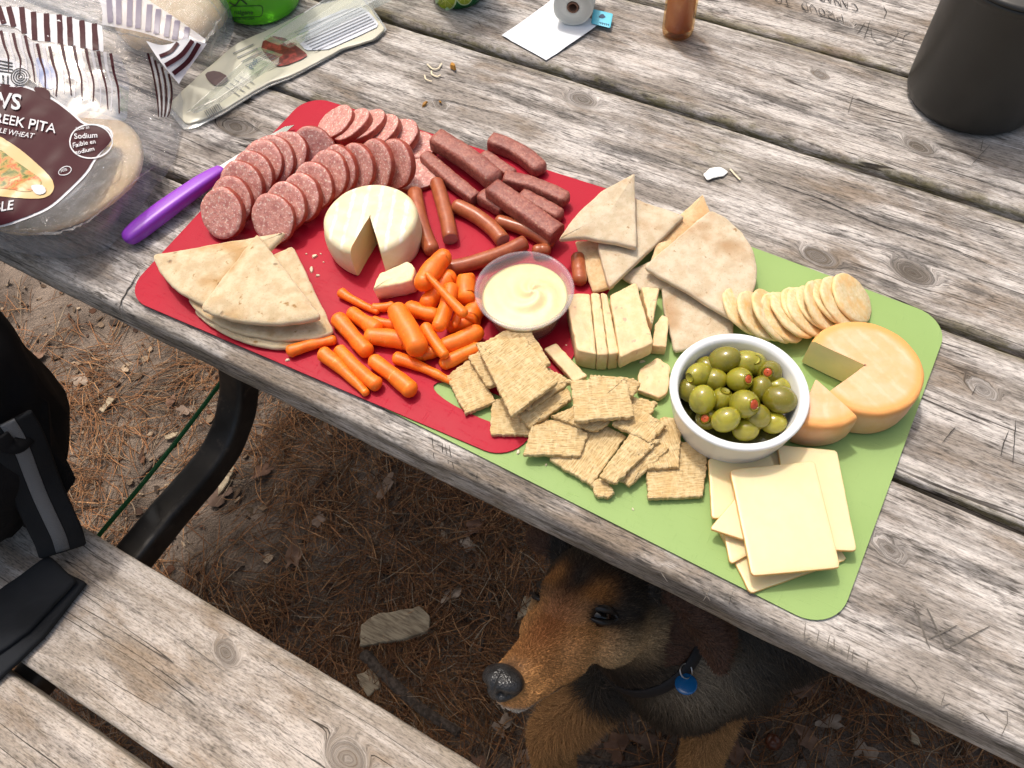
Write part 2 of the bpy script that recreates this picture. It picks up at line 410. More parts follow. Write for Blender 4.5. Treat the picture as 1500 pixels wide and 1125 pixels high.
# ================================================================== PICNIC TABLE
PW, PP, PT = 0.1425, 0.1487, 0.036           # plank width, pitch, thickness
XL, XR = -1.06, 0.80
def plank(name, parent, y0, x0, x1, ztop, w, t, mat, seed, knots=(), mossy=0.5, label=None, chip=0.0015):
    rc = 0.006; nx = int((x1-x0)/0.0045)
    prof = []                               # closed cross-section (y, z): up the front, over the top, down the back, along the bottom
    for h in np.linspace(-t+rc, -rc, 6): prof.append((0.0, h))
    for a in np.linspace(0, pi/2, 4)[1:-1]: prof.append((rc-rc*cos(a), -rc+rc*sin(a)))
    for v in np.linspace(rc, w-rc, int(w/0.0045)): prof.append((v, 0.0))
    for a in np.linspace(pi/2, 0, 4)[1:-1]: prof.append((w-rc+rc*cos(a), -rc+rc*sin(a)))
    for h in np.linspace(-rc, -t+rc, 6): prof.append((w, h))
    for v in np.linspace(w-rc, rc, 5): prof.append((v, -t))
    prof = np.array(prof); m = len(prof); xs = np.linspace(x0, x1, nx)
    X = np.repeat(xs, m); Y = np.tile(prof[:, 0], nx); Z = np.tile(prof[:, 1], nx)
    S = np.array([0, 0, seed*13.7])
    # grain flows along x and bends round the knots; on the edges it follows the height
    across = np.where(Z < -rc*0.9, np.where(Y < w/2, Z*1.0, w-Z), Y)
    v = across+0.010*vnoise(np.c_[X*1.3, across*4, X*0]+S, 3)+0.003*vnoise(np.c_[X*6, across*12, X*0]+S, 5)
    kn = np.zeros(len(X)); gx = X.copy()
    for (kx, ky, kr, ks) in knots:
        dx = (X-kx); dy = across-ky+0.25*kr*vnoise(np.c_[X*38, across*38, X*0]+kx*5, 4); d = np.sqrt((dx/1.7+0.3*dy)**2+dy**2)*(1+0.3*vnoise(np.c_[X*45, across*45, X*0]+kx*7, 6))
        wgt = 0.9*np.exp(-(d/(kr*0.40))**2)
        kr = kr*0.80; side = np.tanh(dy/(kr*.8))*kr*0.30*np.exp(-(dx/(kr*3.6))**2)*np.exp(-np.abs(dy)/(kr*2.5))
        v = v-side*(1-wgt)
        ring = d*2.0+0.004*vnoise(np.c_[X*50, across*50, X*0]+kx*3, 12)
        v = v*(1-wgt)+(ky+ring+0.3)*wgt
        edge = kr*(1+0.55*vnoise(np.c_[dx*70, dy*120, dx*0]+kx*9, 2))
        kn = np.maximum(kn, ks*np.clip(1.25-d/edge, 0, 1)**0.6)
    top = (Z > -rc*0.5)
    zz = Z+top*(0.0010*vnoise(np.c_[X*5, Y*22, X*0]+S, 7)+0.00035*vnoise(np.c_[X*14, v*420, X*0]+S, 8)-0.0011*kn)
    cup = 0.0012*(((Y/w)*2-1)**2)*np.sin(seed*2.1)
    zz = zz+top*cup
    ee = chip*fbm(np.c_[X*16, Z*70, X*0]+S, 1.0, 3, 9)
    yy = Y+np.where(Y < rc*1.01, np.abs(ee)*1.2, np.where(Y > w-rc*1.01, -np.abs(ee)*1.2, 0))
    P = np.c_[X, y0+yy, ztop+zz]
    inner = np.minimum(across, w-across)
    ms = mossy*np.clip(1-inner/0.012, 0, 1)+mossy*0.9*(Z < -rc*0.9)*1.0
    ms = ms+0.65*mossy*np.clip(fbm(np.c_[X*4.5, Y*11, X*0]+S, 1.0, 3, 21)*2.2-0.75, 0, 1)
    F = rings_faces(m, nx); F = [f[::-1] for f in F]
    F.append(tuple(range(m))); F.append(tuple((nx-1)*m+i for i in range(m))[::-1])
    G = np.c_[gx, v, np.full(len(X), seed*1.37)]
    return obj(name, P, F, mat, parent, True, {'grain': G, 'knot': kn, 'moss': np.clip(ms, 0, 1)}, label=label), P, F
table = thing('picnic_table', (-0.13, 0.30, 0.0), 'weathered grey wooden picnic table with attached bench on dark steel frame', 'picnic table')
def tk(px, py, i, r, s=1.0):                 # knot of plank i seen at a photo pixel
    p = at(px, py); return (p[0], p[1]-i*PP, r, s)
table_planks = []
KN = {0: [tk(225, 300, 0, 0.004, .3), tk(1305, 805, 0, 0.008, .9), tk(1470, 720, 0, 0.012, .6), (-0.80, 0.07, 0.010, .5)],
      1: [tk(345, 185, 1, 0.016, .75), tk(1335, 400, 1, 0.0, 0) if False else tk(1440, 570, 1, 0.010, .35), (0.62, 0.06, 0.012, .7)],
      2: [tk(1195, 375, 2, 0.012, .7), tk(1338, 398, 2, 0.014, .95), tk(855, 145, 2, 0.014, .6), tk(645, 155, 2, 0.006, .5)],
      3: [tk(1345, 215, 3, 0.012, .8), tk(1200, 110, 3, 0.008, .3)],
      4: [(-0.35, 0.06, 0.014, .7), (0.3, 0.08, 0.014, .8), tk(1240, 35, 4, 0.006, .5)]}
for i in range(5):
    o, P, F = plank('table_plank', table, i*PP, XL+0.006*sin(i*2.2), XR-0.008*cos(i*3.1), TZ, PW+(0.0015 if i == 1 else 0), PT, M_TABLE, i+1, KN[i], (0.15, 0.7, 0.8, 0.9, 0.9)[i])
    table_planks.append(o)
BZ, BY1, BW, BG = TZ-0.2911, -0.1429, 0.1408, 0.0119
bk = at(330, 955, BZ); bk2 = at(440, 1085, BZ)
bench_planks = []
for i, y0 in enumerate((BY1-BW, BY1-2*BW-BG)):
    kn = [(bk[0], bk[1]-y0, 0.012, .55), (bk2[0]+.05, bk2[1]-y0+.01, 0.020, .30)] if i == 0 else [(-0.55, .08, .012, .6)]
    o, P, F = plank('bench_plank', table, y0, XL+.01*i, XR, BZ, BW, 0.036, M_BENCH, 11+i, kn, 0.25 if i == 0 else .2)
    bench_planks.append(o)

# carved lettering and scratches: narrow grooves in the plank faces
def groove(strokes, parent, w, z=TZ+0.0012, mat=M_GROOVE, name='carved_lettering'):
    """each stroke (or each letter: a list of strokes) becomes a groove of its own"""
    for letter in strokes:
        if not isinstance(letter[0][0], (list, tuple)): letter = [letter]
        parts = []
        for k, st in enumerate(letter):
            st = np.array(st, float)
            P = dens(st, max(3, int(np.linalg.norm(np.diff(st, axis=0), axis=1).sum()/4)))
            P = P+RNG.normal(0, 0.25, P.shape)
            ww = w*(0.55+0.6*RNG.random(len(P)))*np.minimum(1, np.linspace(0.4, 3, len(P)))*np.minimum(1, np.linspace(3, 0.4, len(P)))
            V, F = ribbon2d(P, ww); parts.append((np.array([at(x, y, z+0.00012*k) for x, y in V]), F))
        V, F = join(parts); obj(name, V, F, mat, parent, False)
# "PROUD TO BE CANADIAN" cut by someone sitting on the far side: upside down from here
GL = {'P': [[(0,0),(0,1),(.6,.9),(.6,.55),(0,.45)]], 'R': [[(0,0),(0,1),(.6,.9),(.6,.55),(0,.45),(.65,0)]], 'O': [[(.3,0),(0,.3),(0,.7),(.3,1),(.6,.7),(.6,.3),(.3,0)]],
      'U': [[(0,1),(0,.2),(.3,0),(.6,.2),(.6,1)]], 'D': [[(0,0),(0,1),(.45,.85),(.6,.5),(.45,.15),(0,0)]], 'T': [[(0,1),(.7,1)],[(.35,1),(.35,0)]],
      'B': [[(0,0),(0,1),(.5,.85),(.45,.55),(0,.5),(.55,.35),(.5,.08),(0,0)]], 'E': [[(.6,1),(0,1),(0,0),(.6,0)],[(0,.5),(.5,.5)]], 'C': [[(.6,.85),(.3,1),(0,.65),(0,.3),(.3,0),(.6,.15)]],
      'A': [[(0,0),(.3,1),(.6,0)],[(.12,.4),(.48,.4)]], 'N': [[(0,0),(0,1),(.6,0),(.6,1)]], 'I': [[(.2,0),(.2,1)]], 'W': [[(0,1),(.2,0),(.45,.8),(.7,0),(.9,1)]], 'K': [[(0,0),(0,1)],[(.6,1),(0,.45),(.6,0)]],
      'L': [[(0,1),(0,0),(.5,0)]], 'M': [[(0,0),(0,1),(.35,.4),(.7,1),(.7,0)]], 'S': [[(.6,.85),(.3,1),(0,.75),(.6,.3),(.3,0),(0,.15)]], ' ': []}
def carve(s, x, y, dx, dy, ux, uy, adv=0.85):
    """letters advance by (dx,dy) px, up vector (ux,uy) px"""
    out = []
    for ch in s:
        if GL[ch]: out.append([[(x+a*dx+b*ux, y+a*dy+b*uy) for a, b in st] for st in GL[ch]])
        x += dx*adv; y += dy*adv
        if ch == 'I': x -= dx*0.35; y -= dy*0.35
    return out
pk = table_planks
groove(carve('PROUD TO BE', 1232, 16+4, -15, -4.6, 4, 13), pk[4], 1.3, name='carved_letter')
groove(carve('CANADIAN', 1254, 6, -14.5, -4.4, 4, 12), pk[4], 1.4, name='carved_letter')
groove([[(1268,32),(1255,50)],[(1275,30),(1265,58)],[(1276,40),(1276,52),(1284,62),(1296,65),(1310,58),(1316,48),(1314,40)],[(1294,8),(1299,18),(1294,28)],[(1322,66),(1324,52),(1340,46)]], pk[4], 0.9, name='carved_mark')
groove([[[(1338,880),(1356,935),(1362,950)],[(1358,890),(1386,950),(1450,917)],[(1360,936),(1402,916)]]], pk[0], 3.0, mat=M_GROOVE2, name='carved_letter')
groove([[(1180,912),(1178,936),(1190,934)],[(1200,925),(1196,942)],[(1215,930),(1212,952)],[(1222,935),(1222,952)],[(1245,945),(1240,968)],[(1250,952),(1248,968)],[(1272,965),(1268,985)],[(1322,988),(1330,988),(1345,1008),(1340,1016)],[(1384,1015),(1378,1035),(1392,1030)],[(1412,1045),(1408,1058),(1420,1056)],[(1430,1046),(1440,1044),(1450,1056)],[(1462,1040),(1476,1042),(1476,1058),(1466,1080)]], pk[0], 1.5, mat=M_GROOVE2, name='carved_letter')
groove([[(633,640),(636,672)],[(648,648),(648,670)],[(652,650),(657,680)],[(658,652),(664,688)],[(699,694),(697,703)]], pk[0], 1.2, name='knife_scratch')
groove([[(875,755),(880,770)],[(968,838),(978,852)],[(1030,862),(1040,880)],[(1040,862),(1030,880)],[(1066,868),(1074,884)],[(1074,866),(1066,886)]], pk[0], 1.5, mat=M_GROOVE2, name='knife_scratch')
groove([[(205,395),(190,420),(178,440),(175,452),(180,466)]], pk[0], 1.8, name='plank_crack')
groove([[(1250,140),(1242,165)],[(1450,212),(1424,240)],[(1440,205),(1436,222)]], pk[3], 1.6, mat=M_GROOVE2, name='knife_scratch')
groove([[(1478,630),(1470,650),(1466,668)],[(1488,615),(1484,680)],[(1430,565),(1424,578)],[(1400,625),(1380,648)]], pk[1], 1.6, name='knife_scratch')
groove([[(618,142),(660,148),(740,168)],[(700,30),(704,38)]], pk[2], 1.0, name='plank_crack')
groove([[(330,205),(400,222),(440,240)],[(300,170),(360,178),(395,200)]], pk[1], 1.0, name='plank_crack')
groove([[(1110,262),(1200,290),(1290,330),(1400,366),(1500,410)]], pk[2], 1.2, name='plank_crack')
# the bench: a long split beside the knot and a few dents
groove([[(258,932),(300,962),(330,985)],[(134,914),(150,930),(168,935)]], bench_planks[0], 1.1, z=BZ+0.0012, mat=M_GROOVE2, name='plank_crack')

# ---- steel frame: square tube arms that carry the bench and bend down into legs
def frame_tube(path, r, name, parent):
    P = smooth_path(path, 40); V, F, L, c = tube(P, np.full(len(P), r), 28, square=0.92, up=(1, 0, 0), caps=(False, False))
    V = V+0.0012*np.c_[fbm(V, 40, 2, 3), fbm(V, 40, 2, 4), fbm(V, 40, 2, 5)]
    return obj(name, V, F, M_STEEL, parent, True)
def frame(xf):
    z = BZ-0.036-0.019
    frame_tube([(xf, -0.46, z), (xf, -0.30, z), (xf, -0.10, z), (xf, 0.0, z-0.004), (xf, 0.055, z+0.02), (xf, 0.095, z+0.08), (xf, 0.12, z+0.18), (xf, 0.14, TZ-PT-0.02)], 0.0185, 'frame_tube', table)
    # ground legs and the rail under the top
    frame_tube([(xf, 0.50, TZ-PT-0.03), (xf, 0.42, 0.35), (xf, 0.36, -0.01)], 0.0185, 'frame_leg', table)
    frame_tube([(xf, 0.56, TZ-PT-0.03), (xf, 0.62, 0.35), (xf, 0.74, -0.01)], 0.0185, 'frame_leg', table)
    frame_tube([(xf, 0.05, TZ-PT-0.018), (xf, 0.35, TZ-PT-0.018), (xf, 0.70, TZ-PT-0.018)], 0.0175, 'frame_rail', table)
    frame_tube([(xf, 0.13, z+0.10), (xf, 0.25, z+0.03), (xf, 0.42, 0.36)], 0.0125, 'frame_brace', table)
frame(-0.578); frame(0.36)

# ================================================================== GROUND
def gh(x, y):
    p = np.c_[np.atleast_1d(x), np.atleast_1d(y), np.zeros(np.size(x))]
    near = np.exp(-((p[:, 0]+0.4)**2+(p[:, 1]-0.1)**2)/9.0)
    return near*(0.014*fbm(p, 3.2, 3, 31)+0.004*fbm(p, 22, 2, 33))+(1-near)*0.03*fbm(p, 0.35, 3, 35)
gx = np.unique(np.r_[np.linspace(-120, -8, 22), np.linspace(-8, -1.9, 22), np.arange(-1.9, 1.2, 0.012), np.linspace(1.2, 8, 24), np.linspace(8, 120, 22)])
gy = np.unique(np.r_[np.linspace(-120, -8, 22), np.linspace(-8, -0.6, 24), np.arange(-0.6, 1.3, 0.012), np.linspace(1.3, 8, 22), np.linspace(8, 120, 22)])
XX, YY = np.meshgrid(gx, gy, indexing='ij'); G = np.c_[XX.ravel(), YY.ravel(), gh(XX.ravel(), YY.ravel())]
ny = len(gy); GF = [(i*ny+j, (i+1)*ny+j, (i+1)*ny+j+1, i*ny+j+1) for i in range(len(gx)-1) for j in range(ny-1)]
obj('ground', G, GF, M_DIRT, None, True, kind='structure', label='brown forest dirt under the table', origin=(0, 0, 0))

def needles(n):
    nc = n//3
    cx, cy = RNG.uniform(-1.75, 0.95, nc), RNG.uniform(-0.5, 1.0, nc)
    keep = RNG.random(nc) < 0.46+0.75*vnoise(np.c_[cx*2.6, cy*2.6, cx*0+4.2], 5)
    cx, cy = cx[keep], cy[keep]; m = RNG.integers(3, 14, len(cx)); a0 = np.repeat(RNG.uniform(0, 2*pi, len(cx)), m)
    x = np.repeat(cx, m); y = np.repeat(cy, m); N = len(x)
    x = x+RNG.normal(0, .022, N); y = y+RNG.normal(0, .022, N); a = a0+RNG.normal(0, .38, N); L = RNG.uniform(.045, .115, N)
    s = np.linspace(-.5, .5, 5); ang = a[:, None]+RNG.normal(0, .35, N)[:, None]*s*2
    px = x[:, None]+np.cumsum(np.cos(ang), 1)*L[:, None]/5; py = y[:, None]+np.cumsum(np.sin(ang), 1)*L[:, None]/5
    g = gh(px.ravel(), py.ravel()).reshape(N, 5)
    z = np.maximum(g+RNG.uniform(.002, .012, N)[:, None]+RNG.uniform(-.012, .012, N)[:, None]*s*2, g+.0012)
    w = RNG.uniform(.0005, .0009, N)[:, None]*np.array([.4, 1, 1, 1, .4]); nx_, ny_ = -np.sin(ang)*w, np.cos(ang)*w
    V = np.stack([np.stack([px+nx_, py+ny_, z], -1), np.stack([px-nx_, py-ny_, z], -1), np.stack([px, py, z+w*1.2], -1)], 2).reshape(-1, 3)
    pal = np.array([(0.19, 0.095, 0.046), (0.15, 0.072, 0.036), (0.25, 0.14, 0.07), (0.125, 0.082, 0.055), (0.20, 0.155, 0.11)])
    c = pal[RNG.choice(5, N, p=[.3, .25, .2, .15, .1])]*RNG.uniform(.8, 2.6, N)[:, None]
    q = (np.arange(N)[:, None]*15+np.arange(4)*3).ravel()
    F = np.concatenate([np.stack([q, q+3, q+5, q+2], 1), np.stack([q+2, q+5, q+4, q+1], 1)]).tolist()
    return V, F, np.repeat(c, 15, 0)
V, F, T = needles(38000)
obj('pine_needles', V, F, M_LITTER, None, True, {'tint': T}, 'brown pine needles scattered over the dirt', 'needles', None, 'stuff')
# small crumbs of bark, chips and grit
def flake(c, a, sx, sy, th, tilt, n=6, seed=0):
    t = np.linspace(0, 2*pi, n, endpoint=False)+RNG.uniform(-.3, .3, n); r = RNG.uniform(0.7, 1.15, n)
    P = np.c_[np.cos(t)*r*sx, np.sin(t)*r*sy, np.zeros(n)]
    R = np.array(Euler((tilt*RNG.normal(), tilt*RNG.normal(), a)).to_matrix())
    top = P@R.T+c+np.array([0, 0, th]); bot = P@R.T+c
    V = np.vstack([top, bot]); F = [tuple(range(n)), tuple(range(2*n-1, n-1, -1))]+[(i, n+i, n+(i+1) % n, (i+1) % n) for i in range(n)]
    return V, F
parts = []; T = []
pal = [(0.065, 0.038, 0.027), (0.10, 0.066, 0.043), (0.16, 0.115, 0.078), (0.27, 0.21, 0.15), (0.036, 0.026, 0.02), (0.12, 0.058, 0.034)]
FX, FY = RNG.uniform(-1.75, 0.95, 6500), RNG.uniform(-0.5, 1.0, 6500); FZ = gh(FX, FY)
for x, y, z_ in zip(FX, FY, FZ):
    sx = abs(RNG.normal(0, 0.0045))+0.0014
    v, f = flake(np.array([x, y, z_+RNG.uniform(0, 0.004)]), RNG.uniform(0, 6.28), sx, sx*RNG.uniform(.25, .9), RNG.uniform(.0005, .002), 0.3)
    parts.append((v, f)); c = np.array(pal[RNG.choice(6, p=[.18, .22, .22, .16, .10, .12])])*RNG.uniform(1.0, 2.2); T += [c]*len(v)
V, F = join(parts)
obj('bark_crumbs', V, F, M_LITTER, None, False, {'tint': np.array(T)}, 'small crumbs of bark and wood scattered over the dirt', 'bark', None, 'stuff')

# ================================================================== CUTTING MATS
ZG, ZR = TZ+0.0026, TZ+0.0042
ZM = ZR
def mat_mat(name, col, col2):
    s = NT(name); p = s.obco(); n = s.noise(p, 9, 3, 0.5); f = s.noise(p, 900, 2, 0.5)
    sc = s.noise(s.vmul(p, (60, 700, 60)), 1, 2, 0.5); sc2 = s.noise(s.vmul(p, (500, 45, 60)), 1, 2, 0.5)
    c = s.mix(s.sm(n, 0.3, 0.7), col, col2)
    h = s.m_('ADD', s.m_('MULTIPLY', f, 0.5), s.m_('ADD', s.sm(sc, 0.62, 0.7), s.sm(sc2, 0.64, 0.7)))
    return s.fin(c, s.sm(n, 0.3, 0.7, 0.42, 0.55), s.bump(h, 0.28, 0.0005), Specular_IOR_Level=0.16)
M_RED = mat_mat('red_plastic', (0.37, 0.005, 0.022), (0.42, 0.008, 0.028))
M_GREEN = mat_mat('green_plastic', (0.255, 0.375, 0.125), (0.285, 0.41, 0.145))
def rrect(L, H, r, n=10):
    P = []
    for cx, cy, a0 in ((L-r, r, -pi/2), (L-r, H-r, 0), (r, H-r, pi/2), (r, r, pi)):
        for t in np.linspace(0, pi/2, n): P.append((cx+r*cos(a0+t), cy+r*sin(a0+t)))
    return P
def sheet(name, o, ang, L, H, zt, th, mat, hole=None, **kw):
    e = np.array([cos(ang), sin(ang)]); n = np.array([-sin(ang), cos(ang)]); out = rrect(L, H, 0.026)
    loops = [[Vector((x, y, 0)) for x, y in out]]
    if hole: loops.append([Vector((x, y, 0)) for x, y in hole][::-1])
    tri = tessellate_polygon(loops); P = [p for l in loops for p in l]
    W = np.array([np.array(o)+e*p.x+n*p.y for p in P]); N = len(P)
    V = np.vstack([np.c_[W, np.full(N, zt)], np.c_[W, np.full(N, zt-th)]])
    F = []
    for t in tri:
        a, b, c = P[t[0]], P[t[1]], P[t[2]]; t = tuple(t)
        if (b-a).cross(c-a).z < 0: t = t[::-1]
        F.append(t); F.append(tuple(i+N for i in t[::-1]))
    k = 0
    for l in loops:
        m = len(l); F += [(k+i, N+k+i, N+k+(i+1) % m, k+(i+1) % m) for i in range(m)]; k += m
    return obj(name, V, F, mat, None, False, **kw)
ga = -0.0199
sheet('cutting_mat', (0.0946-0.378*cos(ga), 0.0138-0.378*sin(ga)), ga, 0.378, 0.2855, ZG, 0.0012, M_GREEN, label='light green flexible plastic cutting mat on the picnic table', cat='cutting mat')
hl = [(0.336+0.047*cos(t), 0.034+0.0135*sin(t)*(1 if sin(t) > 0 else .8)) for t in np.linspace(0, 2*pi, 24, endpoint=False)]
sheet('cutting_mat', (-0.5239, 0.0094), 0.042, 0.377, 0.2860, ZR, 0.0012, M_RED, hl, label='red flexible plastic cutting mat with oval handle slot, overlapping the green mat', cat='cutting mat')

# ================================================================== FOOD MATERIALS
SSS = dict(Subsurface_Weight=0.25, Subsurface_Scale=0.004)
def mat_sausage():
    s = NT('cured_sausage'); p = s.av('uvw'); rim = s.af('rim')
    v = s.vor(p, 520, out='Distance'); col = s.vor(p, 520, out='Color'); n = s.noise(p, 170, 5, 0.7); b = s.noise(p, 700, 3, 0.6)
    f = s.mix(s.sm(n, 0.35, 0.65), (0.47, 0.175, 0.15), (0.66, 0.33, 0.275))
    sp = s.m_('MULTIPLY', s.sm(s.noise(p, 430, 3, 0.65), 0.555, 0.64), 1)
    f = s.mix(s.m_('MULTIPLY', sp, 0.85), f, (0.86, 0.70, 0.60))
    dk = s.sm(s.noise(s.vadd(p, (3, 1, 2)), 300, 2), 0.62, 0.72); f = s.mix(s.m_('MULTIPLY', dk, 0.5), f, (0.25, 0.06, 0.05))
    r = s.mix(s.sm(n, 0.35, 0.7), (0.27, 0.036, 0.020), (0.38, 0.080, 0.045))
    c = s.mix(rim, f, r)
    return s.fin(c, s.m_('ADD', s.m_('MULTIPLY', rim, -0.12), s.sm(b, .3, .7, .42, .6)), s.bump(s.m_('ADD', n, s.m_('MULTIPLY', b, .8)), 0.55, 0.0010), **SSS)
M_SAUS = mat_sausage()
def mat_mottle(name, c1, c2, c3, sc=300, rough=0.5, bumpk=0.3, bd=0.0008, fleck=None, fl=(0.6, 0.68), fsc=400, rimc=None, cutc=None, sss=0.2, attr='uvw', bsc=None, sscale=0.004):
    s = NT(name); p = s.av(attr); n = s.noise(p, sc, 5, 0.62); m = s.noise(p, sc*0.22, 3, 0.55)
    c = s.mix(s.sm(n, 0.33, 0.67), c1, c2); c = s.mix(s.m_('MULTIPLY', s.sm(m, 0.45, 0.7), 0.7), c, c3)
    if fleck: c = s.mix(s.m_('MULTIPLY', s.sm(s.noise(p, fsc, 2, 0.6), *fl), 0.8), c, fleck)
    if rimc: c = s.mix(s.af('rim'), c, rimc)
    if cutc: c = s.mix(s.af('cut'), c, cutc)
    b = s.noise(p, bsc or sc*1.6, 4, 0.6)
    return s.fin(c, rough, s.bump(b, bumpk, bd), Subsurface_Weight=sss, Subsurface_Scale=sscale)
M_STICK = mat_mottle('smoked_sausage_stick', (0.33, 0.082, 0.030), (0.42, 0.12, 0.045), (0.29, 0.062, 0.026), 160, 0.30, 0.15, cutc=(0.40, 0.20, 0.155))
M_DRY = mat_mottle('dry_cured_sausage', (0.23, 0.058, 0.043), (0.37, 0.13, 0.092), (0.19, 0.044, 0.034), 330, 0.42, 0.6, 0.0012, (0.42, 0.24, 0.17), (0.62, 0.72), 260, sss=0.1)
M_CARROT = mat_mottle('carrot', (0.88, 0.165, 0.006), (0.92, 0.215, 0.010), (0.84, 0.14, 0.005), 260, 0.46, 0.35, 0.0007, (0.90, 0.40, 0.14), (0.66, 0.76), 420, sss=0.3, sscale=0.006)
M_CHED = mat_mottle('fruit_flecked_cheese', (0.66, 0.48, 0.245), (0.72, 0.56, 0.32), (0.64, 0.42, 0.23), 150, 0.5, 0.35, 0.0012, (0.55, 0.30, 0.20), (0.64, 0.70), 130, sss=0.3, sscale=0.006)
M_GOUDA = mat_mottle('smoked_cheese', (0.77, 0.615, 0.35), (0.79, 0.645, 0.385), (0.75, 0.575, 0.30), 40, 0.42, 0.05, 0.0005, rimc=(0.66, 0.36, 0.09), sss=0.35, sscale=0.008)
M_HUMMUS = mat_mottle('cream_spread', (0.76, 0.62, 0.33), (0.79, 0.67, 0.39), (0.73, 0.58, 0.30), 70, 0.45, 0.25, 0.001, sss=0.3, sscale=0.006)
def mat_pita(name, c1, c2, brown, sc=1.0, amt=0.8, holes=False):
    s = NT(name); p = s.av('uvw'); n = s.noise(p, 90*sc, 5, 0.6); sp = s.noise(p, 110*sc, 3, 0.6); f = s.noise(p, 700, 3, 0.7); big = s.noise(p, 22*sc, 3, 0.5)
    c = s.mix(s.sm(n, 0.35, 0.65), c1, c2)
    c = s.mix(s.m_('MULTIPLY', s.sm(big, 0.48, 0.68), amt*0.8), c, brown)
    c = s.mix(s.m_('MULTIPLY', s.sm(sp, 0.64, 0.74), amt), c, tuple(a*0.75 for a in brown))
    c = s.mix(s.m_('MULTIPLY', s.sm(f, 0.60, 0.72), 0.5), c, tuple(a*0.5 for a in brown))
    c = s.mix(s.m_('MULTIPLY', s.af('rim'), 0.6), c, tuple(a*1.05 for a in c2))
    h = s.m_('ADD', f, s.m_('MULTIPLY', n, 2.0))
    if holes:
        v = s.vor(p, 48, rnd=0.6); d = s.sm(v, 0.13, 0.05); c = s.mix(s.m_('MULTIPLY', d, 0.75), c, (0.22, 0.13, 0.07)); h = s.m_('SUBTRACT', h, s.m_('MULTIPLY', d, 2.5))
    return s.fin(c, 0.75, s.bump(h, 0.45, 0.001), Specular_IOR_Level=0.25, Subsurface_Weight=0.1, Subsurface_Scale=0.003)
M_PITA_T = mat_pita('toasted_flatbread', (0.52, 0.39, 0.235), (0.64, 0.52, 0.345), (0.44, 0.24, 0.08), 1.0, 0.95, True)
M_PITA_W = mat_pita('wheat_pita', (0.52, 0.41, 0.275), (0.62, 0.515, 0.375), (0.38, 0.20, 0.075), 1.0, 0.85)
M_PITA_D = mat_pita('wheat_pita_cut_side', (0.55, 0.36, 0.18), (0.66, 0.48, 0.28), (0.5, 0.27, 0.11), 1.3, 0.6)
def mat_cracker():
    s = NT('shredded_wheat_cracker'); p = s.av('uvw')
    d = s.noise(p, 90, 2, 0.5); f = s.noise(p, 800, 3, 0.65)
    wx = s.noise(s.vmul(p, (130, 1150, 200)), 1, 2, 0.55, 0.2); rib = s.noise(s.vmul(p, (330, 110, 40)), 1, 2, 0.5)
    c = s.mix(s.sm(wx, 0.34, 0.64), (0.47, 0.315, 0.14), (0.69, 0.525, 0.285))
    c = s.mix(s.m_('MULTIPLY', s.sm(rib, 0.48, 0.64), 0.45), c, (0.76, 0.60, 0.35))
    c = s.mix(s.m_('MULTIPLY', s.sm(f, 0.58, 0.70), 0.55), c, (0.30, 0.17, 0.06))
    c = s.mix(s.m_('MULTIPLY', s.sm(d, 0.48, 0.75), 0.5), c, (0.56, 0.36, 0.15))
    h = s.m_('ADD', s.m_('MULTIPLY', wx, 0.9), s.m_('ADD', s.m_('MULTIPLY', rib, 0.9), s.m_('MULTIPLY', f, 0.3)))
    return s.fin(c, 0.78, s.bump(h, 0.85, 0.0012), Specular_IOR_Level=0.15)
M_CRACK = mat_cracker()
M_RICE = mat_mottle('rice_cracker', (0.68, 0.52, 0.27), (0.76, 0.63, 0.40), (0.74, 0.42, 0.13), 300, 0.6, 0.5, 0.001, sss=0.15, rimc=(0.80, 0.60, 0.30))
def mat_rind(name, c1, c2, paste, line, edge=None):
    """rind on top and side, paste on the cut (attr cut), pale stripes where the rack pressed the rind"""
    s = NT(name); p = s.av('uvw'); n = s.noise(p, 60, 4, 0.55); b = s.noise(p, 500, 3, 0.6)
    c = s.mix(s.sm(n, 0.35, 0.65), c1, c2)
    st = s.wave(p, 26.0, 1.2, 2, 'X', 6)
    c = s.mix(s.m_('MULTIPLY', s.m_('MULTIPLY', s.sm(st, 0.72, 0.98), s.m_('MULTIPLY', s.af('topf'), s.sm(n, .3, .6))), 0.35 if edge else 0.75), c, line)
    if edge: c = s.mix(s.m_('MULTIPLY', s.sm(s.af('edge'), 0.2, 0.9), 0.85), c, edge)
    c = s.mix(s.af('cut'), c, s.mix(s.sm(n, 0.3, 0.7), paste, tuple(x*0.93 for x in paste)))
    h = s.m_('SUBTRACT', s.m_('ADD', b, n), s.m_('MULTIPLY', s.m_('MULTIPLY', st, s.af('topf')), 0.8))
    return s.fin(c, 0.55, s.bump(h, 0.2, 0.001), Subsurface_Weight=0.25, Subsurface_Scale=0.006)
M_BRIE = mat_rind('white_rind_cheese', (0.72, 0.61, 0.36), (0.77, 0.68, 0.47), (0.78, 0.64, 0.31), (0.85, 0.83, 0.76), None)
M_ORANGE = mat_rind('orange_rind_cheese', (0.76, 0.40, 0.19), (0.78, 0.46, 0.27), (0.80, 0.67, 0.37), (0.82, 0.56, 0.39), (0.77, 0.345, 0.085))
